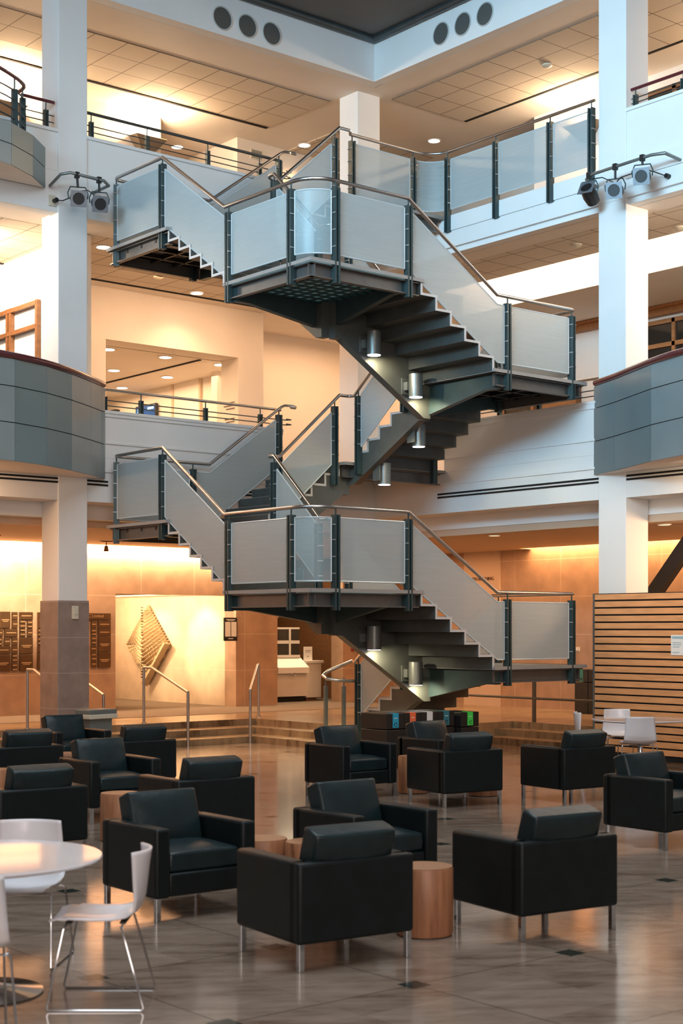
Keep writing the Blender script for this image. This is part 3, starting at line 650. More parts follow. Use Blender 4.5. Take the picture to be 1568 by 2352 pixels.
# ------------------------------------------------------------------ curved balconies
def balcony(label, poly, zs, closing, mats, soffit='plaster_warm', rail=True, lamp=None):
    t = thing('curved_balcony', label, 'balcony')
    n = len(poly)
    for r_, (z0, z1) in enumerate(zip(zs, zs[1:])):
        for i in range(n-1):
            (x0, y0), (x1, y1) = poly[i], poly[i+1]; d = Vector((x1-x0, y1-y0, 0)).normalized(); nn = Vector((-d.y, d.x, 0))
            if nn.dot(Vector((closing[0]-x0, closing[1]-y0, 0))) < 0: nn = -nn
            g = 0.003
            link('cladding_panel', MB().prism([(x0+d.x*g, y0+d.y*g, z0+0.006), (x1-d.x*g, y1-d.y*g, z0+0.006), (x1-d.x*g, y1-d.y*g, z1-0.006), (x0+d.x*g, y0+d.y*g, z1-0.006)], nn*0.03), mats[(i*2+i//2) % len(mats)], t)
    inner = [(x + (closing[0]-x)*0.012, y + (closing[1]-y)*0.012) for x, y in poly]
    link('core', MB().prism([(x, y, zs[0]+0.03) for x, y in inner] + [(closing[0], closing[1], zs[0]+0.03)], (0, 0, 0.3)), 'black_matte', t)
    link('soffit', MB().prism([(x, y, zs[0]) for x, y in inner] + [(closing[0], closing[1], zs[0])], (0, 0, 0.03)), soffit, t)
    wl = MB()
    for (x0, y0), (x1, y1) in zip(inner, inner[1:]):
        d = Vector((x1-x0, y1-y0, 0)).normalized(); nn = Vector((-d.y, d.x, 0))
        if nn.dot(Vector((closing[0]-x0, closing[1]-y0, 0))) < 0: nn = -nn
        wl.prism([(x0, y0, zs[0]+0.03), (x1, y1, zs[0]+0.03), (x1, y1, zs[-1]-0.01), (x0, y0, zs[-1]-0.01)], nn*0.1)
    link('parapet', wl, 'slot_black', t)
    if rail: 
        link('rail_cap', MB().tube([(x, y, zs[-1]+0.045) for x, y in smooth_poly(inner)], 0.05, 12), 'rail_red', t, smooth=True)
    return t
def smooth_poly(P, n=4):
    out = []
    Q = [Vector((*p, 0)) for p in P]
    for i in range(len(Q)-1):
        p0 = Q[max(0, i-1)]; p1 = Q[i]; p2 = Q[i+1]; p3 = Q[min(len(Q)-1, i+2)]
        for k in range(n):
            t = k/n; out.append(0.5*((2*p1)+(p2-p0)*t+(2*p0-5*p1+4*p2-p3)*t*t+(3*p1-p0-3*p2+p3)*t**3))
    out.append(Q[-1]); return [(p.x, p.y) for p in out]
LB = [(11.93, 20.11), (11.80, 20.00), (11.47, 19.74), (10.91, 19.33), (10.31, 18.98), (9.69, 18.74), (9.0, 18.62), (8.3, 18.62), (7.6, 18.75), (6.9, 19.1), (6.2, 19.7), (5.9, 20.10)]
balcony('curved grey panelled balcony with a dark red rail on the left second storey', LB, (4.25, 4.78, 5.28, 5.66), (9, 20.11), ['clad_a', 'clad_b', 'clad_c'])
RB = [(17.44, 15.05), (17.17, 14.42), (16.60, 13.29), (16.30, 12.45), (16.18, 11.5), (16.3, 10.5), (16.7, 9.5), (17.42, 8.6)]
balcony('curved grey panelled balcony with a dark red rail on the right second storey', RB, (4.27, 4.78, 5.28, 5.62), (17.43, 12.0), ['clad_b', 'clad_a'])
LT = [(10.90, 20.11), (10.49, 19.72), (9.99, 19.42), (9.4, 19.25), (8.7, 19.2), (8.0, 19.3), (7.2, 19.6), (6.6, 20.11)]
tb = balcony('curved grey balcony at the top left edge of the third storey', LT, (8.55, 8.85, 9.16), (8.8, 20.11), ['clad_b', 'clad_a'], rail=False)
path = smooth_poly([(10.5, 20.19), (10.42, 19.88), (9.95, 19.55), (9.4, 19.38), (8.7, 19.3), (8.0, 19.42)])
br = thing('balustrade', 'curved dark balustrade of five bars around the top left balcony', 'railing')
link('handrail', MB().tube([(x, y, 9.92+max(0, (10.0-x))*0.06) for x, y in path], 0.028, 10), 'rail_red', br, smooth=True)
for z in (9.72, 9.58, 9.44, 9.31, 9.18): link('rail_bar', MB().tube([(x, y, z) for x, y in path], 0.012, 8), 'rail_dark', br, smooth=True)
for x, y in ((10.18, 19.70), (10.44, 19.95)): link('post', MB().box(x-0.04, x+0.04, y-0.03, y+0.03, 8.9, 9.75).rod((x, y, 9.7), (x, y, 9.92), 0.012, 8), 'steel', br)
# ------------------------------------------------------------------ building details
def disc_light(x, y, z, r, label, group, power=0, col=WARM2, glow='glow_warm'):
    t = thing('downlight', label, 'ceiling light', (x, y, z), group=group)
    link('trim_ring', MB().lathe(0, 0, [(r*1.25, 0.0), (r*1.25, -0.012), (r, -0.014), (r, 0.0)], 28), 'plaster', t, smooth=True)
    link('lens', MB().cyl(0, 0, -0.016, -0.006, r, 28), glow, t)
    if power: spot('downlight_light', (x, y, z-0.05), (x, y, z-4), power, col, 130, 0.8, 0.08)
for a in ((18.62, 23.64, 11.665, 'nearest the far corner column', 60), (20.44, 21.78, 11.665, 'above the curved guard of the right walkway', 60), (16.74, 25.40, 11.68, 'in the recess behind the top left balustrade', 60)):
    disc_light(a[0], a[1], a[2], 0.11, 'round downlight in the third storey ceiling, '+a[3], 'third storey downlights', a[4])
for a in ((12.72, 21.50, 8.238, 'beside the left stair landing', 90), (15.81, 23.33, 8.238, 'below the left flight of the upper stair', 90), (10.2, 22.3, 8.238, 'hidden beyond the left column', 60)):
    disc_light(a[0], a[1], a[2], 0.11, 'round glowing downlight in the second storey ceiling, '+a[3], 'second storey downlights', a[4])
k = 0; nm = ['front row at the left jamb', 'front row in the middle', 'front row by the right jamb', 'second row at the left', 'second row in the middle', 'second row by the side wall', 'rear row at the left', 'rear row in the middle', 'rear row by the side wall']
for y in (24.88, 26.83, 28.66):
    for x in (14.83, 16.12, 17.43): disc_light(x, y, 7.288, 0.115, 'round downlight in the lobby ceiling behind the opening, '+nm[k], 'lobby downlights', 26, WARM2); k += 1
for x, y, n_ in ((18.39, 18.09, 'behind the front landing'), (18.47, 14.53, 'right of the right column')):
    disc_light(x, y, 3.548, 0.09, 'small recessed ceiling fitting over the right passage, '+n_, 'ground floor ceiling fittings', 0, glow='glow_soft')
def detector(x, y, z, label): tag(link('smoke_detector', MB().lathe(x, y, [(0.09, z), (0.09, z-0.02), (0.05, z-0.05)], 20), 'cream_plastic', smooth=True), label, 'smoke detector', 'smoke detectors on the ceilings')
detector(14.56, 22.71, 8.24, 'round smoke detector on the second storey tiles left of the stair')
detector(18.60, 16.42, 8.24, 'round smoke detector on the second storey tiles right of the stair')
detector(19.05, 14.69, 8.24, 'round smoke detector on the second storey tiles at the right edge')
detector(19.18, 17.60, 11.66, 'round smoke detector on the top right ceiling tiles')
detector(18.0, 14.0, 11.68, 'round smoke detector on the top ceiling near the right column')
for n_, x in enumerate((14.155, 14.66, 15.165)):
    t = thing('round_speaker', 'round grey speaker grille on the top left beam, %s of three' % ('left', 'middle', 'right')[n_], 'speaker', (x, YL, 11.953), group='round grilles on the left beam')
    a = MB().lathe(0, 0, [(0.175, 0), (0.175, 0.012)], 36); a.v = [(p[0], -p[2]-0.001, p[1]) for p in a.v]; link('grille', a, 'speaker_mesh', t)
    link('ring', MB().tube([(0.185*math.cos(i*PI/18), -0.008, 0.185*math.sin(i*PI/18)) for i in range(36)], 0.012, 8, True), 'speaker_ring', t, smooth=True)
for n_, y in enumerate((18.417, 17.893, 17.373)):
    t = thing('round_speaker', 'round grey speaker grille on the top right beam, %s of three' % ('left', 'middle', 'right')[n_], 'speaker', (XR, y, 12.005), group='round grilles on the right beam')
    a = MB().lathe(0, 0, [(0.175, 0), (0.175, 0.012)], 36); a.v = [(-p[2]-0.001, p[0], p[1]) for p in a.v]; link('grille', a, 'speaker_mesh', t)
    link('ring', MB().tube([(-0.008, 0.185*math.cos(i*PI/18), 0.185*math.sin(i*PI/18)) for i in range(36)], 0.012, 8, True), 'speaker_ring', t, smooth=True)
# wall uplights
def uplight(p, d, label):
    t = thing('wall_uplight', label, 'wall lamp', p); dx, dy = d; s = (-dy, dx)
    def q(a, b, z): return (dx*a + s[0]*b, dy*a + s[1]*b, z)
    m = MB(); b = len(m.v)
    m.v = [q(0, -0.33, 0.16), q(0, 0.33, 0.16), q(0.30, 0.33, 0.13), q(0.30, -0.33, 0.13), q(0, -0.10, -0.16), q(0, 0.10, -0.16), q(0.10, 0.10, -0.16), q(0.10, -0.10, -0.16)]
    m.f = [(4, 5, 6, 7), (0, 4, 7, 3), (1, 2, 6, 5), (3, 7, 6, 2), (0, 1, 5, 4)]
    link('shade', m, 'shade_metal', t, solid=0.012)
    link('lamp_tube', MB().rod(q(0.13, -0.22, 0.10), q(0.13, 0.22, 0.10), 0.02, 10), 'glow_warm', t)
uplight((15.16, 24.14, 11.03), (0, -1), 'wedge shaped wall uplight behind the top left balustrade')
uplight((12.25, 24.14, 11.03), (0, -1), 'wedge shaped wall uplight left of the top left column')
uplight((20.99, 18.25, 11.03), (-1, 0), 'wedge shaped wall uplight behind the top right guard rail')
uplight((20.99, 14.2, 11.03), (-1, 0), 'wedge shaped wall uplight right of the right column')
for x in (15.16, 12.25): point('uplight_lamp', (x, 23.85, 11.30), 150, (1, 0.70, 0.42), 0.12)
for y in (18.25, 14.2): point('uplight_lamp', (20.65, y, 11.30), 120, (1, 0.70, 0.42), 0.12)
# wall vent, door behind the top balustrade
t = thing('wall_vent', 'square louvred air vent on the top left wall', 'vent', (17.80, 24.15, 11.42))
m = MB()
for i in range(8): m.box(-0.12, 0.12, -0.02, -0.005, -0.07+i*0.02, -0.06+i*0.02)
link('louvre', m, 'grey_plastic', t); link('frame', MB().box(-0.15, 0.15, -0.012, 0, -0.10, 0.10), 'cream_plastic', t)
def door(name, label, p, along, w, h, cat='door'):
    t = thing(name, label, cat, p, along); m = MB()
    m.box(-w/2, -w/2+0.09, -0.06, 0.0, 0, h).box(w/2-0.09, w/2, -0.06, 0.0, 0, h).box(-w/2, w/2, -0.06, 0.0, h-0.09, h)
    link('door_frame', m, 'oak_dark', t); link('door_leaf', MB().box(-w/2+0.09, w/2-0.09, -0.035, 0.0, 0, h-0.09), 'oak', t)
    link('door_handle', MB().rod((w/2-0.2, -0.07, 1.0), (w/2-0.2, -0.07, 1.25), 0.012), 'chrome', t); return t
door('door_1', 'orange wood door in the recess behind the top left balustrade', (16.7, 26.49, Z3), 0, 1.3, 2.5)
door('door_2', 'orange wood door behind the right stair landing on the second storey', (22.09, 19.95, Z2), -PI/2, 1.15, 2.1)
t = thing('window_1', 'wood framed interior window beside the second storey door on the right', 'window', (22.09, 21.03, Z2), -PI/2)
m = MB().box(-0.45, -0.37, -0.06, 0, 0.9, 2.1).box(0.37, 0.45, -0.06, 0, 0.9, 2.1).box(-0.45, 0.45, -0.06, 0, 2.02, 2.1).box(-0.45, 0.45, -0.06, 0, 0.9, 0.98)
link('window_frame', m, 'oak', t); link('pane', MB().box(-0.4, 0.4, -0.03, -0.01, 0.95, 2.05), 'dark_glass', t)
t = thing('window_2', 'wood framed dark interior window right of the right column', 'window', (22.09, 17.82, Z2), -PI/2)
m = MB()
for a in (0.0, 0.66, 1.32, 1.98, 2.64, 3.3): m.box(a, a+0.07, -0.07, 0, 0.3, 3.0)
for z in (0.3, 1.2, 2.50, 2.93): m.box(0, 3.37, -0.07, 0, z, z+0.08)
link('window_frame', m, 'oak', t); link('pane', MB().box(0.02, 3.3, -0.03, -0.01, 0.32, 2.95), 'dark_glass', t)
t = thing('window_3', 'wood framed opening on the bright partition left of the left column', 'window', (11.99, 23.30, Z2))
m = MB()
for a in (-0.98, -0.05, 0.06, 0.95, 1.9): m.box(-0.07, 0, a-0.035, a+0.035, 0.0, 2.8)
for z in (2.72, 2.33): m.box(-0.075, 0, -0.98, 2.2, z, z+0.07)
link('window_frame', m, 'oak_dark', t)
t = thing('window_4', 'long dark wood framed window high on the top right wall', 'window', (20.99, 17.2, Z3), -PI/2)
m = MB()
for a in (0.0, 0.9, 1.8, 2.7, 3.6): m.box(a, a+0.08, -0.06, 0, 0.9, 2.5)
for z in (0.9, 2.42): m.box(0, 3.68, -0.06, 0, z, z+0.08)
link('window_frame', m, 'oak_dark', t); link('pane', MB().box(0.02, 3.6, -0.03, -0.01, 0.92, 2.46), 'dark_glass', t)
# lobby fittings
t = thing('monitor', 'dark wall monitor with blue text seen through the second storey opening', 'screen', (18.12, 28.65, 6.72))
link('housing', MB().box(-0.09, -0.02, -0.42, 0.42, -0.24, 0.24), 'black', t, bevel=0.01); link('screen', MB().box(-0.094, -0.088, -0.39, 0.39, -0.21, 0.21), 'screen', t)
link('arm', MB().box(-0.04, 0.0, -0.05, 0.05, -0.05, 0.05), 'black', t)
m = MB()
for i in range(7): m.box(-0.098, -0.093, 0.33-0.02-random.random()*0.35-0.1, 0.33, 0.15-i*0.05, 0.165-i*0.05)
m.box(-0.098, -0.093, -0.35, -0.1, 0.12, 0.17)
link('screen_text', m, 'screen_text', t)
tag(link('wall_panel', MB().box(18.0, 18.12, 29.9, 31.5, Z2, 7.0), 'black_matte'), 'dark panel at the far end of the second storey lobby', 'wall panel')
t = thing('door_3', 'flush cream door in the lobby side wall', 'door', (18.12, 27.1, Z2))
link('door_leaf', MB().box(-0.02, 0, -0.5, 0.5, 0, 2.72), 'plaster_warm', t); link('door_frame', MB().box(-0.05, 0, -0.56, -0.5, 0, 2.78).box(-0.05, 0, 0.5, 0.56, 0, 2.78).box(-0.05, 0, -0.56, 0.56, 2.72, 2.78), 'plaster_tan', t)
t = thing('wall_directory', 'lines of small directory lettering on the jamb of the second storey opening', 'sign', (17.279, 24.35, 0))
m = MB()
for i, (z, n_) in enumerate(((6.42, 3), (6.10, 2), (5.90, 1), (5.72, 2), (5.45, 1))):
    for k in range(n_): L = 0.25+random.random()*0.15; m.box(-0.006, 0.0, -0.18, -0.18+L, z-0.06*k, z-0.06*k+0.022)
link('lettering', m, 'text_grey', t)
# ------------------------------------------------------------------ theatre spotlights
def theatre_light(p, aim, label, group, mount):
    p = Vector(p); d = (Vector(aim)-p).normalized(); t = thing('spotlight', label, 'spotlight', p, group=group)
    rot = d.to_track_quat('Y', 'Z').to_matrix()
    def tr(mb): mb.v = [tuple(rot @ Vector(v)) for v in mb.v]; return mb
    a = MB().lathe(0, 0, [(0.05, -0.22), (0.10, -0.18), (0.115, -0.05), (0.10, 0.10)], 24); a.v = [(v[0], v[2], v[1]) for v in a.v]
    link('body', tr(a), 'black', t, smooth=True)
    a = MB(); n = 28
    for y in (0.10, 0.112):
        for j in range(n): an = 2*PI*j/n+PI/4; k = min(1/max(abs(math.cos(an)), 1e-6), 1/max(abs(math.sin(an)), 1e-6)); a.v.append((0.118*k*math.cos(an), y, 0.118*k*math.sin(an)))
        for j in range(n): an = 2*PI*j/n+PI/4; a.v.append((0.088*math.cos(an), y, 0.088*math.sin(an)))
    for j in range(n):
        k = (j+1) % n; a.f += [(j, k, n+k, n+j), (2*n+j, 3*n+j, 3*n+k, 2*n+k), (j, 2*n+j, 2*n+k, k), (n+j, n+k, 3*n+k, 3*n+j)]
    link('front_plate', tr(a), 'spot_plate', t)
    a = MB().cyl(0, 0, 0.06, 0.07, 0.09, 24); a.v = [(v[0], v[2], v[1]) for v in a.v]; link('lens', tr(a), 'slot_black', t)
    s = rot @ Vector((1, 0, 0)); top = Vector(mount)-p
    y = MB().tube([-s*0.14, -s*0.15+Vector((0, 0, 0.08)), -s*0.11+Vector((0, 0, 0.17)), s*0.11+Vector((0, 0, 0.17)), s*0.15+Vector((0, 0, 0.08)), s*0.14], 0.009, 8)
    link('yoke', y, 'steel', t, smooth=True)
    link('clamp', MB().rod(Vector((0, 0, 0.165)), top-Vector((0, 0, 0.0)), 0.018, 8).box(top.x-0.03, top.x+0.03, top.y-0.03, top.y+0.03, top.z-0.05, top.z+0.04), 'black', t)
tag(link('spotlight_bar', MB().tube([(10.98, 20.12, 8.60), (11.02, 19.86, 8.72), (11.12, 19.75, 8.74), (11.62, 19.62, 8.68), (11.76, 19.72, 8.66), (11.74, 20.13, 8.64)], 0.022, 12), 'lamp_metal', smooth=True), 'bent grey pipe holding two spotlights on the left column', 'pipe')
theatre_light((11.22, 19.70, 8.36), (8.5, 13.5, 6.3), 'black theatre spotlight, left of the two on the left pipe', 'spotlights on the left pipe', (11.22, 19.73, 8.72))
theatre_light((11.55, 19.64, 8.33), (9.2, 13.5, 6.0), 'black theatre spotlight, right of the two on the left pipe', 'spotlights on the left pipe', (11.55, 19.65, 8.69))
tag(link('spotlight_bar', MB().tube([(XR-0.01, 14.97, 8.62), (17.10, 14.90, 8.66), (17.02, 14.72, 8.68), (17.02, 13.62, 8.70), (17.10, 13.44, 8.70), (XR-0.01, 13.42, 8.66)], 0.022, 12), 'lamp_metal', smooth=True), 'bent grey pipe holding three spotlights on the right column', 'pipe')
theatre_light((17.02, 14.78, 8.42), (12.5, 13.6, 11.5), 'black spotlight tipped upright, left of three on the right pipe', 'spotlights on the right pipe', (17.02, 14.78, 8.68))
theatre_light((17.02, 14.28, 8.34), (9.5, 10.0, 6.2), 'black theatre spotlight, middle of three on the right pipe', 'spotlights on the right pipe', (17.02, 14.28, 8.69))
theatre_light((17.02, 13.78, 8.43), (9.5, 9.5, 6.2), 'black theatre spotlight, right of three on the right pipe', 'spotlights on the right pipe', (17.02, 13.78, 8.70))
def outlet(p, axis, label, m='cream_plastic'):
    t = thing('wall_outlet', label, 'wall outlet', p)
    if axis == 'y': link('plate', MB().box(-0.06, 0.06, -0.02, 0, -0.08, 0.08), m, t, bevel=0.004); link('plug', MB().rod((0.03, -0.02, 0), (0.03, -0.10, 0), 0.035), 'black', t)
    else: link('plate', MB().box(-0.02, 0, -0.06, 0.06, -0.08, 0.08), m, t, bevel=0.004); link('plug', MB().rod((-0.02, 0, 0), (-0.10, 0, 0), 0.035), 'black', t)
outlet((11.03, YL-0.001, 8.39), 'y', 'wall outlet with black plugs beside the left spotlights')
outlet((XR-0.001, 13.62, 8.47), 'x', 'wall outlet with black plug beside the right spotlights')
tag(link('power_cable', MB().tube([(11.05, 20.06, 8.39), (11.10, 19.95, 8.36), (11.18, 19.85, 8.40), (11.25, 19.85, 8.50), (11.4, 19.72, 8.52), (11.5, 19.7, 8.46)], 0.008, 6), 'black', smooth=True), 'thin black cable looping between the left spotlights', 'cable')
tag(link('power_cable', MB().tube([(17.36, 13.65, 8.48), (17.2, 13.72, 8.52), (17.1, 13.85, 8.58), (17.08, 14.0, 8.54), (17.05, 14.2, 8.52), (17.05, 14.3, 8.46), (17.05, 14.55, 8.60), (17.04, 14.75, 8.62)], 0.008, 6), 'black', smooth=True), 'thin black cable looping between the right spotlights', 'cable')
# ------------------------------------------------------------------ ground floor, left side
t = thing('light_switch', 'small cream switch plate high on the stone column base', 'switch', (11.40, YL-0.041, 2.19))
link('plate', MB().box(-0.055, 0.055, -0.02, 0, -0.10, 0.10), 'cream_plastic', t, bevel=0.004); link('rocker', MB().box(-0.02, 0.03, -0.028, -0.02, -0.03, 0.06), 'cream_plastic', t)
PQ = [(0, 97, 100, 243), (107, 163, 103, 168), (107, 163, 173, 243), (-60, 32, 250, 318), (38, 163, 250, 318), (175, 300, 103, 168), (175, 235, 175, 200), (175, 235, 205, 243), (243, 298, 175, 212), (243, 298, 216, 243), (175, 235, 250, 275), (243, 298, 250, 318), (175, 235, 280, 318), (175, 300, 325, 468), (-60, 28, 325, 365), (35, 98, 325, 393), (105, 163, 325, 393), (-60, 30, 370, 393), (-60, 100, 400, 468), (105, 163, 398, 468), (-60, 98, 475, 620), (105, 163, 475, 498), (105, 163, 505, 540), (105, 163, 545, 590), (105, 163, 597, 615), (175, 300, 475, 620),
  (338, 470, 103, 243), (338, 398, 250, 280), (338, 398, 283, 315), (338, 398, 322, 360), (338, 398, 365, 390), (338, 470, 400, 460), (338, 470, 465, 610), (560, 1000, 108, 168), (820, 872, 175, 243), (882, 1000, 175, 243), (882, 1000, 247, 315), (820, 872, 250, 285), (820, 872, 288, 310), (820, 872, 318, 358), (820, 872, 362, 390), (882, 1000, 320, 458), (815, 872, 400, 460), (882, 1000, 463, 600), (820, 872, 465, 505), (820, 872, 508, 535), (820, 872, 538, 600)]
def pqx(z): px = z/3.92; a = (px-784)/3438; y = 25.06; return y*(0.638+a*0.770)/(0.770-a*0.638)
ordn = ['first', 'second', 'third', 'fourth', 'fifth', 'sixth', 'seventh', 'eighth', 'ninth', 'tenth', 'eleventh', 'twelfth', 'thirteenth']; seen = {}
for (a, b, c, d) in PQ:
    x0, x1 = pqx(a)+0.008, pqx(b)-0.008; z1, z0 = 2.255-(c-100)*0.00211, 2.255-(d-100)*0.00211
    side = 'far left group' if b < 320 else ('group left of the stone column' if a < 480 else 'group right of the stone column')
    row = 'top' if c < 200 else ('middle' if c < 400 else 'bottom'); big = 'large' if (b-a)*(d-c) > 7500 else ('narrow' if (d-c) < 45 else 'small')
    key = (side, row, big); n_ = seen.get(key, 0); seen[key] = n_+1
    lab = '%s bronze donor plaque, %s rows, %s, %s such' % (big, row, side, ordn[n_])
    t = thing('donor_plaque', lab, 'plaque', ((x0+x1)/2, 25.10, (z0+z1)/2), group='bronze donor plaques on the back wall'); w2, h2 = (x1-x0)/2, (z1-z0)/2
    link('plate', MB().box(-w2, w2, -0.045, 0, -h2, h2), 'bronze', t, bevel=0.004)
    if (a, b) == (560, 1000): text_mesh('lettering', 'C Limited', 0.085, 'bronze_text', t, (w2-0.50, -0.047, -0.035), (1, 0, 0), (0, 0, 1))
    else:
        m = MB(); lw = min(w2*0.75, 0.14)
        m.box(-lw, lw, -0.048, -0.044, -0.008, 0.010)
        if h2 > 0.1: m.box(-lw*0.7, lw*0.7, -0.048, -0.044, -0.035, -0.020)
        o = link('lettering', m, 'bronze_text', t)
t = thing('notice_board', 'black rounded frame with two white notices beside the lit alcove', 'notice board', (17.82, 25.09, 1.93))
link('frame', MB().box(-0.17, 0.17, -0.03, 0, -0.24, 0.24), 'black', t, bevel=0.02)
for x in (-0.075, 0.075): link('notice', MB().box(x-0.065, x+0.065, -0.035, -0.03, -0.15, 0.15), 'paper', t)
link('heading', MB().box(-0.11, 0.11, -0.034, -0.029, 0.19, 0.205).box(-0.08, 0.08, -0.034, -0.029, 0.17, 0.18).box(-0.06, 0.06, -0.034, -0.029, -0.20, -0.185), 'paper', t)
# leaf shaped relief in the alcove
t = thing('leaf_relief', 'large ribbed diamond shaped leaf relief on the bright alcove wall', 'wall sculpture', (17.99, 28.42, 0))
def leaf(u, v):
    z = 0.70 + 1.78*v; hw = 0.92*(v/0.49 if v < 0.49 else (1-v)/0.51); s = 2*u-1; y = s*hw
    ridge = 0.034*math.sin((z*1.0 - 0.55*abs(s)**1.2*hw)*70)*(1 if 0.25 < v < 0.93 else 0.25)
    return (-0.03 - 0.16*(1-abs(s)**1.6)*min(1, 3*min(v, 1-v)) - ridge, y, z)
link('ribbed_surface', MB().grid(leaf, 26, 170), 'leaf_plaster', t)
m = MB()
for i in range(26): z = 0.85+i*0.062; m.box(-0.215, -0.17, -0.012, 0.014, z, z+0.012+0.02*random.random())
tag(link('spine', m, 'leaf_groove', t), kind='stuff')
m = MB().prism([(-0.06, -0.93, 1.60), (-0.20, -0.93, 1.62), (-0.20, -0.02, 0.70), (-0.06, -0.02, 0.66)], (0, 0.06, 0.02))
link('edge_board', m, 'leaf_plaster', t)
t = thing('track_lamp', 'small bronze spot lamp hanging from the ceiling right of the stone column', 'lamp', (14.2, 23.9, 3.55), group='small ceiling spot lamps')
link('base', MB().box(-0.12, 0.12, -0.03, 0.03, -0.02, 0), 'bronze', t); link('head', MB().rod((0, 0, -0.02), (0, 0, -0.09), 0.01).lathe(0, 0, [(0.03, -0.09), (0.05, -0.19)], 16), 'bronze', t)
t2 = copy_tree(t); t2.location = (11.75, 23.5, 3.55); t2['label'] = 'small bronze spot lamp hanging from the ceiling left of the stone column'
def step_rail(label, p0, p1):
    """sloping tube rail: upright at the floor below the steps and at the top of the steps"""
    t = thing('step_handrail', label, 'handrail', (p0[0], p0[1], 0), group='steel handrails on the low steps')
    d = Vector((p1[0]-p0[0], p1[1]-p0[1], 0)); L = d.length; d.normalize(); r = 0.024
    pts = [Vector((0, 0, 0)), Vector((0, 0, 0.90)), d*(L-0.25)+Vector((0, 0, 1.28)), d*L+Vector((0, 0, 1.28)), d*L+Vector((0, 0, ZR+0.002))]
    link('tube', MB().tube([pts[0], pts[1]], r, 12).tube([pts[1], pts[2]], r, 12).tube([pts[2], pts[3]], r, 12).tube([pts[3], pts[4]], r, 12), 'rail', t, smooth=True)
    link('foot_plate', MB().cyl(0, 0, 0, 0.01, 0.05, 20), 'rail', t); e = d*L; link('foot_plate', MB().cyl(e.x, e.y, ZR, ZR+0.01, 0.05, 20), 'rail', t)
step_rail('steel step handrail left of the stone column', (11.45, 20.50), (11.52, 21.85))
step_rail('steel step handrail partly hidden just right of the stone column', (12.13, 20.50), (12.13, 21.85))
step_rail('steel step handrail standing in front of the leaf relief', (13.72, 20.50), (13.72, 21.85))
step_rail('steel step handrail set diagonally at the corner of the steps', (14.98, 20.50), (16.45, 22.25))
t = thing('waste_bin', 'grey open waste bin with a liner behind the far left armchairs', 'waste bin', (10.62, 18.15, 0), 0.2)
link('bin_body', MB().prism([(-0.20, -0.12, 0), (0.20, -0.12, 0), (0.20, 0.12, 0), (-0.20, 0.12, 0)], (0, 0, 0.76)), 'grey_plastic', t, bevel=0.02); link('rim', MB().box(-0.25, 0.25, -0.16, 0.16, 0.76, 0.83), 'grey_plastic', t, bevel=0.015); link('liner', MB().box(-0.255, 0.255, -0.165, 0.165, 0.70, 0.765), 'cream_plastic', t, bevel=0.01)
# serving counter
t = thing('display_cooler', 'white food display cooler with dark glass shelves and a hinged white cover', 'display case', (20.10, 26.0, ZR))
link('body', MB().box(-0.42, 0.46, 0, 0.62, 0.12, 0.62), 'counter_white', t, bevel=0.01); link('plinth', MB().box(-0.40, 0.40, 0.04, 0.6, 0.0, 0.12), 'slot_black', t)
link('sloping_cover', MB().prism([(-0.42, -0.10, 0.63), (-0.42, -0.10, 0.76), (-0.42, 0.22, 0.97), (-0.42, 0.22, 0.63)], (0.86, 0, 0)), 'paper', t, bevel=0.006)
link('shelf', MB().box(-0.42, 0.40, 0.18, 0.62, 0.97, 1.03), 'counter_white', t); link('shelf', MB().box(-0.42, 0.40, 0.20, 0.62, 1.28, 1.35), 'counter_white', t); link('top', MB().box(-0.42, 0.40, 0.20, 0.62, 1.60, 1.64), 'counter_white', t)
for z0, z1 in ((1.03, 1.28), (1.35, 1.60)): link('glass', MB().box(-0.41, 0.39, 0.20, 0.21, z0, z1), 'display_glass', t); link('back', MB().box(-0.41, 0.39, 0.58, 0.60, z0, z1), 'plaster_tan', t)
link('divider', MB().box(0.10, 0.15, 0.19, 0.6, 1.03, 1.62), 'counter_white', t)
link('pull_ring', MB().tube([(0.0+0.04*math.cos(i*PI/6), -0.112, 0.61+0.03*math.sin(i*PI/6)) for i in range(12)], 0.006, 6, True), 'chrome', t)
t = thing('service_counter', 'cream counter end beside the food display cooler', 'counter', (20.80, 26.05, ZR))
link('cabinet', MB().box(-0.23, 0.20, 0, 0.6, 0.08, 0.84), 'counter_white', t, bevel=0.01); link('worktop', MB().box(-0.23, 0.25, -0.03, 0.62, 0.84, 0.90), 'counter_white', t, bevel=0.006); link('base', MB().box(-0.2, 0.1, 0.05, 0.55, 0, 0.08), 'oak_dark', t)
t = thing('notice_card', 'white upright notice card on the counter', 'notice', (20.70, 26.15, ZR+0.90)); link('card', MB().box(-0.12, 0.12, 0, 0.012, 0, 0.31), 'paper', t)
link('print', MB().box(-0.08, 0.08, -0.002, 0, 0.22, 0.228).box(-0.08, 0.06, -0.002, 0, 0.19, 0.196).box(-0.02, 0.01, -0.002, 0, 0.08, 0.10), 'text_grey', t)
t = thing('fire_alarm', 'small dark red fire alarm pull station on the stone wall', 'fire alarm', (21.12, 25.10, 1.53)); link('box', MB().box(-0.05, 0.05, -0.05, 0, -0.07, 0.07), 'red_alarm', t, bevel=0.006); link('handle', MB().box(-0.035, 0.035, -0.06, -0.05, 0.0, 0.02), 'paper', t)
t = thing('wall_camera', 'tiny dark fitting high on the brown wall behind the counter', 'camera', (21.0, 28.54, 2.3)); link('body', MB().box(-0.06, 0.06, -0.1, 0, -0.04, 0.04), 'black', t, bevel=0.01); link('lens', MB().rod((0, -0.1, 0), (0, -0.12, 0), 0.02), 'chrome', t)
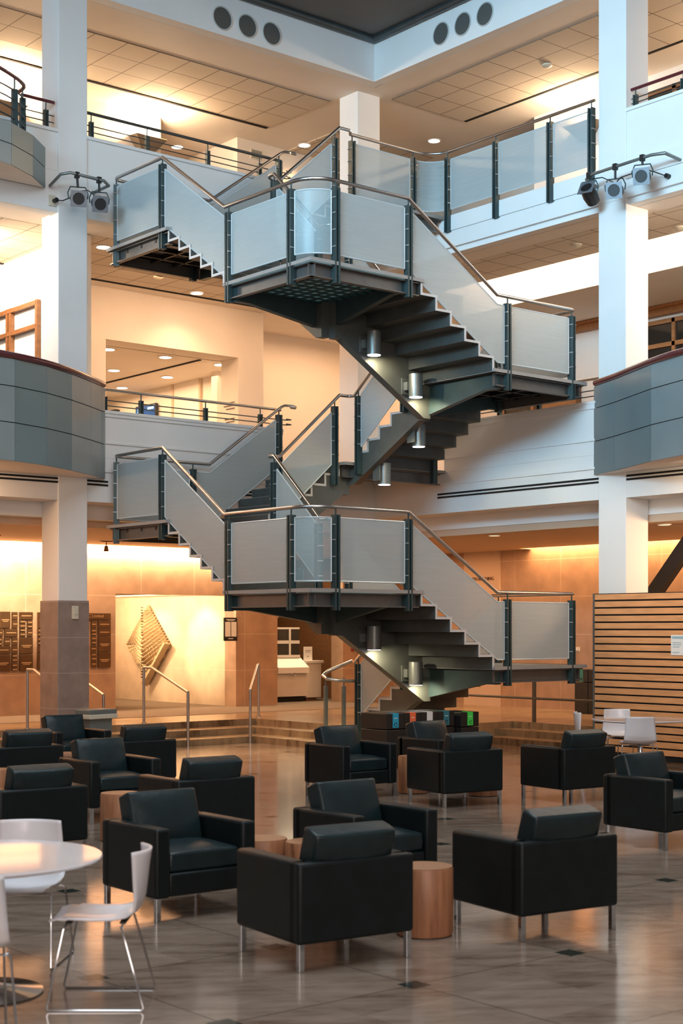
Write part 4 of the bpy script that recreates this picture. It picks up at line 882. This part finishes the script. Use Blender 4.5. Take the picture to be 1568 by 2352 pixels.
# ------------------------------------------------------------------ ground floor, right side
text_mesh('wall_lettering', 'SOUTH BUILDING', 0.10, 'bronze', None, (22.255, 22.72, 2.93), (0, -1, 0), (0, 0, 1), 0.006)
tag(bpy.data.objects['wall_lettering'], 'dark letters reading SOUTH BUILDING on the tan wall behind the stair', 'sign')
t = thing('slat_screen', 'tall screen of horizontal wooden boards with black gaps, right of the stair', 'screen', (17.34, 14.93, 0))
nb = 22; ph = (2.47-0.10)/nb
for i in range(nb):
    z = 0.10+i*ph; link('board', MB().box(-0.02, 0.0, -4.2, 0.0, z+0.012, z+ph-0.012), 'oak_board', t, bevel=0.003)
link('frame', MB().box(-0.005, 0.10, -4.2, 0.0, 0.02, 2.47), 'slot_black', t); link('end_post', MB().box(-0.03, 0.02, 0.0, 0.03, 0.0, 2.47), 'lamp_metal', t)
for y in (-0.3, -2.0, -3.9): link('foot', MB().box(0.0, 0.08, y-0.03, y+0.03, 0, 0.03), 'black', t)
t = thing('poster', 'small pale notice taped on the wooden slat screen', 'notice', (17.315, 13.30, 1.71)); link('sheet', MB().box(-0.004, 0, -0.20, 0.20, -0.145, 0.145), 'paper', t)
link('print', MB().box(-0.006, -0.004, -0.02, 0.18, 0.09, 0.125).box(-0.006, -0.004, 0.02, 0.17, 0.03, 0.04).box(-0.006, -0.004, 0.02, 0.17, 0.0, 0.01).box(-0.006, -0.004, 0.05, 0.17, -0.03, -0.02).box(-0.006, -0.004, 0.05, 0.17, -0.11, -0.10), 'poster_blue', t)
link('print', MB().rod((-0.0045, -0.06, -0.02), (-0.006, -0.06, -0.02), 0.05), 'poster_blue', t)
tag(link('diagonal_beam', MB().prism([(18.6, 15.55, 1.9), (18.6, 15.27, 1.9), (18.6, 13.85, 3.53), (18.6, 14.13, 3.53)], (0.16, 0, 0)), 'black'), 'dark steel beam slanting up behind the right column', 'beam')
t = thing('passage_rail', 'low steel rail along the steps behind the stair on the right', 'railing', (19.05, 0, 0))
link('tube', MB().rod((0, 20.3, 0.74), (0, 15.0, 0.74), 0.022, 12), 'rail_dark', t, smooth=True)
for y in (20.2, 17.78, 15.2): link('upright', MB().box(-0.02, 0.02, y-0.03, y+0.03, ZR, 1.25), 'rail_dark', t)
def bin_(name, label, x, y, w, d, h, m, along='x', z=0.0, group=None):
    t = thing(name, label, 'recycling bin', (x, y, z), group=group)
    link('bin_body', MB().box(0, w, 0, d, 0, h*0.70), 'black', t, bevel=0.008); link('lid', MB().box(0, w, 0, d, h*0.715, h), 'black', t, bevel=0.008)
    if along == 'x':
        l = link('label_strip', MB().box(w/2-0.055, w/2+0.055, -0.004, 0, h*0.70+0.03, h).box(w/2-0.055, w/2+0.055, -0.004, 0.12, h, h+0.004), m, t)
        cx, cz = w/2, h*0.70+0.075
        for k in range(3):
            a0 = k*2*PI/3+0.3; link('recycling_arrow', MB().tube([(cx+0.024*math.cos(a0+i*0.35), -0.006, cz+0.024*math.sin(a0+i*0.35)) for i in range(5)], 0.005, 5), 'black', l)
        link('print', MB().box(cx-0.03, cx+0.03, -0.006, -0.004, h-0.07, h-0.062), 'paper', l)
    else:
        l = link('label_strip', MB().box(-0.004, 0, d/2-0.05, d/2+0.05, h*0.72, h), m, t)
        link('recycling_arrow', MB().tube([(-0.006, d/2+0.02*math.cos(i*PI/4), h*0.78+0.02*math.sin(i*PI/4)) for i in range(8)], 0.004, 5, True), 'black', l)
    return t
for i, (m_, c) in enumerate((('label_blue', 'blue'), ('label_orange', 'orange'), ('label_white', 'white'), ('label_teal', 'dark teal'))):
    bin_('recycling_bin', 'black recycling bin with %s label, in the row of four' % c, 13.735+i*0.325, 15.59, 0.322, 0.56, 0.76, m_, group='recycling bins in front of the stair')
bin_('recycling_bin', 'separate black bin with bright green label, right end', 15.10, 15.52, 0.36, 0.5, 0.735, 'label_green', group='recycling bins in front of the stair')
bin_('recycling_bin', 'dark bin with sea green label by the far right wall', 21.65, 18.83, 0.4, 0.33, 0.84, 'label_sea', 'y', ZR, 'dark bins by the far right wall')
bin_('recycling_bin', 'dark bin with red label by the far right wall', 21.65, 18.49, 0.4, 0.33, 0.84, 'label_red', 'y', ZR, 'dark bins by the far right wall')
t = thing('wall_thermostat', 'small cream wall plate on the far right stone wall', 'switch', (22.30, 19.65, 1.54)); link('plate', MB().box(-0.02, 0, -0.06, 0.06, -0.04, 0.04), 'cream_plastic', t, bevel=0.004); link('button', MB().box(-0.026, -0.02, -0.02, 0.02, -0.015, 0.015), 'paper', t)
# ------------------------------------------------------------------ armchairs
def armchair():
    t = thing('armchair', '', 'armchair'); W, D, A = 0.80, 0.74, 0.115   # front towards -Y
    for s in (-1, 1):
        x0, x1 = (-W/2, -W/2+A) if s < 0 else (W/2-A, W/2)
        link('arm', MB().box(x0, x1, -D/2, D/2-0.035, 0.155, 0.62), 'leather', t, bevel=0.022, seg=3, smooth=True)
    link('back_panel', MB().box(-W/2, W/2, D/2-0.12, D/2, 0.155, 0.62), 'leather', t, bevel=0.022, seg=3, smooth=True)
    link('front_panel', MB().box(-W/2+A, W/2-A, -D/2+0.015, D/2-0.12, 0.16, 0.315), 'leather', t, bevel=0.015, seg=2, smooth=True)
    def cushion(name, w, d, h, m, tr, puff=0.035, sd=1):
        mb = MB(); n = 8; rr = random.Random(sd)
        def P(i, j, k):
            x, y, z = i/n*2-1, j/n*2-1, k/2*2-1
            bx = w/2*x; by = d/2*y; bz = h/2*z + (puff*(1-x**4)*(1-y**4)*z if abs(z) > 0.5 else 0)
            wr = 0.004*math.sin(9*x+2*y+sd)*(1-y*y)
            return tr(Vector((bx*(1-0.015*(abs(z))), by*(1-0.015*abs(z)), bz+wr)))
        idx = {}
        def vid(i, j, k):
            if (i, j, k) not in idx: idx[(i, j, k)] = len(mb.v); mb.v.append(tuple(P(i, j, k)))
            return idx[(i, j, k)]
        for i in range(n):
            for j in range(n):
                mb.f.append((vid(i, j, 0), vid(i, j+1, 0), vid(i+1, j+1, 0), vid(i+1, j, 0))); mb.f.append((vid(i, j, 2), vid(i+1, j, 2), vid(i+1, j+1, 2), vid(i, j+1, 2)))
            for k in range(2):
                mb.f.append((vid(i, 0, k), vid(i+1, 0, k), vid(i+1, 0, k+1), vid(i, 0, k+1))); mb.f.append((vid(i+1, n, k), vid(i, n, k), vid(i, n, k+1), vid(i+1, n, k+1)))
                mb.f.append((vid(0, i+1, k), vid(0, i, k), vid(0, i, k+1), vid(0, i+1, k+1))); mb.f.append((vid(n, i, k), vid(n, i+1, k), vid(n, i+1, k+1), vid(n, i, k+1)))
        return link(name, mb, m, t, bevel=0.016, seg=2, smooth=True)
    iw = W-2*A-0.012
    cushion('seat_cushion', iw, D-0.20, 0.13, 'leather_soft_skylit', lambda v: v+Vector((0, -0.075, 0.385)), 0.03, 1)
    a = math.radians(17)
    def tb(v): x, y, z = v.x, v.y, v.z; return Vector((x, 0.235-0.0 + z*math.cos(a) + (y+0.0)*math.sin(a), 0.60 + y*math.cos(a) - z*math.sin(a)))
    cushion('back_cushion', iw, 0.40, 0.15, 'leather_soft_skylit', tb, 0.035, 2)
    for x in (-1, 1):
        for y in (-1, 1): link('leg', MB().box(x*(W/2-0.03)-0.0175, x*(W/2-0.03)+0.0175, y*(D/2-0.03)-0.0175, y*(D/2-0.03)+0.0175, 0, 0.158), 'chrome', t, bevel=0.002)
    return t
CH = [
    (5.64, 6.97, 'back', -7, 'black leather armchair in the centre foreground, seen from behind, nearest the camera'),
    (7.22, 6.74, 'back', -8, 'black leather armchair seen from behind, right of the big wooden stump'),
    (5.77, 8.74, 'front', -2, 'black leather armchair facing the camera beside the white cafe chair'),
    (7.21, 8.43, 'front', -2, 'black leather armchair facing the camera, just behind the central foreground armchair'),
    (6.08, 11.55, 'back', -4, 'black leather armchair seen from behind at the left edge, above the white table'),
    (7.99, 13.38, 'front', -4, 'black leather armchair facing the camera behind the left wooden stump'),
    (7.64, 11.28, 'back', -4, 'black leather armchair seen from behind, right of the left wooden stump'),
    (8.11, 15.61, 'back', -4, 'black leather armchair seen from behind, farther one at the left edge'),
    (9.79, 17.36, 'front', -4, 'black leather armchair facing the camera in front of the grey waste bin'),
    (9.59, 15.52, 'back', -4, 'black leather armchair seen from behind, right of the farthest left armchair'),
    (11.19, 13.34, 'front', -2, 'black leather armchair facing the camera in front of the stair newels'),
    (12.66, 13.36, 'front', 0, 'black leather armchair facing the camera in front of the recycling bins'),
    (11.61, 12.04, 'back', -9, 'black leather armchair seen from behind, overlapping the one by the bins'),
    (12.88, 11.50, 'back', -5, 'black leather armchair seen from behind, in front of the far cafe table'),
    (10.95, 8.63, 'front', -2, 'black leather armchair facing the camera at the right edge')]
ac = armchair()
for i, (x, y, f, r, lab) in enumerate(CH):
    o = ac if i == 0 else copy_tree(ac)
    o.location = (x, y, 0); o.rotation_euler = (0, 0, math.radians(r) + (PI if f == 'back' else 0)); o['label'] = lab; o['group'] = 'black leather lounge armchairs'
# ------------------------------------------------------------------ wooden stumps
def stump():
    t = thing('stump_table', '', 'side table')
    link('trunk', MB().lathe(0, 0, [(0.178, 0.008), (0.183, 0.02), (0.185, 0.2), (0.183, 0.425), (0.178, 0.434)], 48), 'stump_wood', t, smooth=True)
    link('top', MB().cyl(0, 0, 0.434, 0.438, 0.178, 48), 'stump_top', t); link('foot_disc', MB().cyl(0, 0, 0, 0.009, 0.165, 32), 'black', t); return t
m, nt, b, g_ = coords_nt('stump_wood'); tc = nt.nodes.new('ShaderNodeTexCoord'); mp = nt.nodes.new('ShaderNodeMapping'); mp.inputs['Scale'].default_value = (14, 14, 1.6)
nt.links.new(tc.outputs['Object'], mp.inputs[0]); n_ = nt.nodes.new('ShaderNodeTexNoise'); n_.inputs['Scale'].default_value = 1.6; n_.inputs['Detail'].default_value = 6; nt.links.new(mp.outputs[0], n_.inputs['Vector'])
nt.links.new(ramp(nt, n_.outputs['Fac'], [(0.27, (0.08, 0.028, 0.014)), (0.38, (0.30, 0.125, 0.060)), (0.62, (0.42, 0.19, 0.095)), (0.8, (0.34, 0.145, 0.07))]), b.inputs['Base Color']); b.inputs['Roughness'].default_value = 0.45
m, nt, b, g_ = coords_nt('stump_top'); tc = nt.nodes.new('ShaderNodeTexCoord'); wv = nt.nodes.new('ShaderNodeTexWave'); wv.wave_type = 'RINGS'; wv.rings_direction = 'Z'; wv.inputs['Scale'].default_value = 16; wv.inputs['Distortion'].default_value = 2.5
nt.links.new(tc.outputs['Object'], wv.inputs['Vector']); nt.links.new(ramp(nt, wv.outputs['Fac'], [(0.0, (0.30, 0.14, 0.07)), (1.0, (0.42, 0.21, 0.11))]), b.inputs['Base Color']); b.inputs['Roughness'].default_value = 0.4
sp = stump()
for i, (x, y, lab) in enumerate([(6.495, 7.01, 'wooden stump side table between the two foreground armchairs, the nearest stump'), (7.22, 11.90, 'wooden stump side table on the left, behind the armchair that faces the camera'),
        (6.45, 8.68, 'wooden stump side table next to the right arm of the left armchair'), (6.62, 8.33, 'wooden stump side table tucked behind the central foreground armchair'),
        (11.98, 13.12, 'wooden stump side table between the armchairs near the recycling bins'), (12.42, 12.40, 'wooden stump side table whose foot shows under the right middle armchairs'),
        (9.02, 16.12, 'wooden stump side table among the far left armchairs'), (7.40, 14.75, 'wooden stump side table at the left edge between two armchairs')]):
    o = sp if i == 0 else copy_tree(sp); o.location = (x, y, 0); o.rotation_euler = (0, 0, i*1.3); o['label'] = lab; o['group'] = 'wooden stump side tables'
# ------------------------------------------------------------------ white tables and chairs
def white_table():
    t = thing('round_table', '', 'table')
    link('tabletop', MB().lathe(0, 0, [(0.60, 0.700), (0.645, 0.712), (0.65, 0.722), (0.645, 0.730), (0.60, 0.731)], 72), 'table_white', t, smooth=True)
    link('column', MB().lathe(0, 0, [(0.10, 0.69), (0.045, 0.66), (0.035, 0.5), (0.035, 0.08), (0.05, 0.05)], 28), 'chrome', t, smooth=True)
    link('base_disc', MB().lathe(0, 0, [(0.33, 0.0), (0.335, 0.008), (0.20, 0.025), (0.05, 0.055)], 56), 'chrome', t, smooth=True); return t
wt = white_table(); wt.location = (3.62, 7.40, 0); wt['label'] = 'round glossy white cafe table at the left edge of the foreground'; wt['group'] = 'round white cafe tables'
w2 = copy_tree(wt); w2.location = (15.95, 12.95, 0); w2['label'] = 'round white cafe table in front of the wooden slat screen'
def white_chair():
    t = thing('cafe_chair', '', 'chair')     # seat opens towards +Y, backrest at -Y
    prof = [(-0.275, 0.800), (-0.262, 0.72), (-0.25, 0.62), (-0.238, 0.545), (-0.215, 0.487), (-0.17, 0.455), (-0.10, 0.442), (0.0, 0.440), (0.10, 0.446), (0.18, 0.452), (0.225, 0.440)]
    def f(u, v):
        k = v*(len(prof)-1); i = min(int(k), len(prof)-2); a = k-i
        y = prof[i][0]*(1-a)+prof[i+1][0]*a; z = prof[i][1]*(1-a)+prof[i+1][1]*a; s = 2*u-1
        back = max(0, 1-v*2.4); hw = 0.185+0.03*min(1, v*2.2) if v < 0.5 else 0.215-0.02*max(0, (v-0.8)/0.2)
        return (s*hw, y+0.075*s*s*back + 0.0, z+0.018*s*s*(1-back)*(1 if v < 0.85 else 0.5))
    link('shell', MB().grid(f, 14, 40), 'white_plastic', t, smooth='all', solid=0.011)
    fr = MB(); r = 0.006
    for s in (-1, 1):
        fr.tube([(s*0.15, 0.14, 0.425), (s*0.215, 0.14, 0.425), (s*0.225, 0.145, 0.41), (s*0.245, 0.225, 0.02), (s*0.245, 0.215, r), (s*0.245, -0.255, r), (s*0.245, -0.265, 0.02), (s*0.225, -0.155, 0.41), (s*0.215, -0.15, 0.425), (s*0.15, -0.15, 0.425)], r, 8)
    fr.rod((-0.16, 0.14, 0.425), (0.16, 0.14, 0.425), r, 8).rod((-0.16, -0.15, 0.425), (0.16, -0.15, 0.425), r, 8)
    link('sled_frame', fr, 'chrome', t, smooth=True); link('seat_bracket', MB().box(-0.13, 0.13, -0.16, -0.13, 0.424, 0.436).box(-0.13, 0.13, 0.12, 0.15, 0.424, 0.436), 'black', t); return t
wc = white_chair()
def face(dx, dy): return math.atan2(dy, dx)-PI/2
for i, (x, y, dx, dy, lab) in enumerate([(4.03, 6.86, -0.77, 0.638, 'white shell cafe chair in side view right of the foreground table'), (4.14, 7.94, -0.70, -0.72, 'white shell cafe chair behind the foreground table, facing the camera'),
        (3.12, 6.60, 0.35, 0.93, 'white shell cafe chair almost out of frame at the lower left edge'), (15.50, 12.63, 0.66, 0.75, 'white shell cafe chair seen squarely from behind at the far table'),
        (15.78, 13.62, 0.77, -0.638, 'white shell cafe chair in side view at the left of the far table'), (16.48, 13.72, -0.55, -0.80, 'white shell cafe chair between the far table and the slat screen'), (16.38, 12.02, -0.8, 0.6, 'white shell cafe chair cut off by the right edge at the far table')]):
    o = wc if i == 0 else copy_tree(wc); o.location = (x, y, 0); o.rotation_euler = (0, 0, face(dx, dy)); o['label'] = lab; o['group'] = 'white shell cafe chairs'
# ------------------------------------------------------------------ cove and room lamps, plus added warm fills
def strip(loc, d, sx, sy, p, col=WARM2): return area('lamp_fill_strip', loc, d, sx, sy, p, col)
strip((10.0, 22.4, 11.55), (0, 0, -1), 10, 1.0, 60); strip((19.2, 14, 11.55), (0, 0, -1), 1.0, 10, 60)
strip((19.45, 13.2, 8.60), (1, 0, -0.55), 14, 0.15, 360, (1, 0.74, 0.50))
strip((15.5, 22.4, 8.15), (0, 0.3, -1), 4, 1.2, 105); strip((10.6, 22.6, 8.1), (1, 0, -0.5), 1.6, 0.3, 150, (1, 0.74, 0.50))
strip((15.9, 27.5, 7.2), (0, 0, -1), 4, 5, 190, (1, 0.66, 0.38)); strip((20.0, 24.0, 8.1), (0, 0, -1), 3.0, 1.5, 75)
strip((20.9, 14, 7.75), (0, 0, -1), 1.0, 9, 14)
strip((11.0, 24.95, 3.52), (0, 0.55, -1), 14, 0.08, 430, (1, 0.66, 0.38)); strip((22.12, 15.5, 3.85), (0.6, 0, -1), 12, 0.08, 330, (1, 0.58, 0.29))
strip((12.0, 22.6, 3.5), (0, 0, -1), 10, 1.2, 150, WARM); strip((19.7, 15.5, 3.5), (0, 0, -1), 1.4, 8, 35, WARM); strip((20.2, 22.5, 3.5), (0, 0, -1), 3, 3, 60, WARM)  # ambient warm fill added under the ground floor ceiling
strip((16.6, 27.6, 2.6), (1, 0, -0.25), 4.5, 0.3, 170, (1, 0.66, 0.38))
spot('alcove_spot', (16.2, 28.6, 2.6), (18.0, 27.9, 1.5), 200, (1, 0.76, 0.46), 50); spot('alcove_spot', (16.2, 26.4, 2.6), (18.0, 26.2, 1.6), 260, (1, 0.76, 0.46), 50)
spot('plaque_spot', (12.6, 23.4, 3.4), (12.9, 25.1, 2.7), 420, (1, 0.82, 0.55), 60); spot('plaque_spot', (14.2, 23.9, 3.3), (14.6, 25.1, 2.4), 30, (1, 0.82, 0.55), 60)
strip((20.2, 26.0, 3.4), (0, 0, -1), 1.4, 1.0, 60, (1, 0.78, 0.5))


strip((9.2, 19.9, 4.2), (0.3, 0, -1), 1.5, 0.5, 55); strip((18.7, 13.2, 3.5), (-0.3, 0.8, -0.8), 0.6, 0.6, 60)  # unseen warm fills added to light the lower column faces
strip((9.6, 21.2, 8.1), (0.8, -0.1, -1), 0.8, 0.8, 70, (1, 0.80, 0.62)); strip((18.6, 12.6, 8.1), (-0.1, 0.8, -1), 0.8, 0.8, 80, (1, 0.80, 0.62))  # same kind of added fill for the second storey column faces
spot('step_fill_spot', (13.2, 20.9, 3.5), (13.2, 18.2, 0), 700, (1, 0.70, 0.42), 60, 0.9, 0.1); spot('step_fill_spot', (15.0, 21.0, 3.5), (14.4, 18.9, 0), 420, (1, 0.70, 0.42), 70, 0.9, 0.1)  # unseen spots added to warm the floor in front of the steps
strip((16.75, 12.9, 4.24), (0.35, 0, -1), 0.4, 3.0, 40, (1, 0.72, 0.46))  # added fill under the right balcony, aimed at the slat screen
strip((18.7, 14.0, 8.15), (0, 0, -1), 0.8, 10, 90, (1, 0.74, 0.50))  # added so that bounce off the carpet brightens the tile ceiling
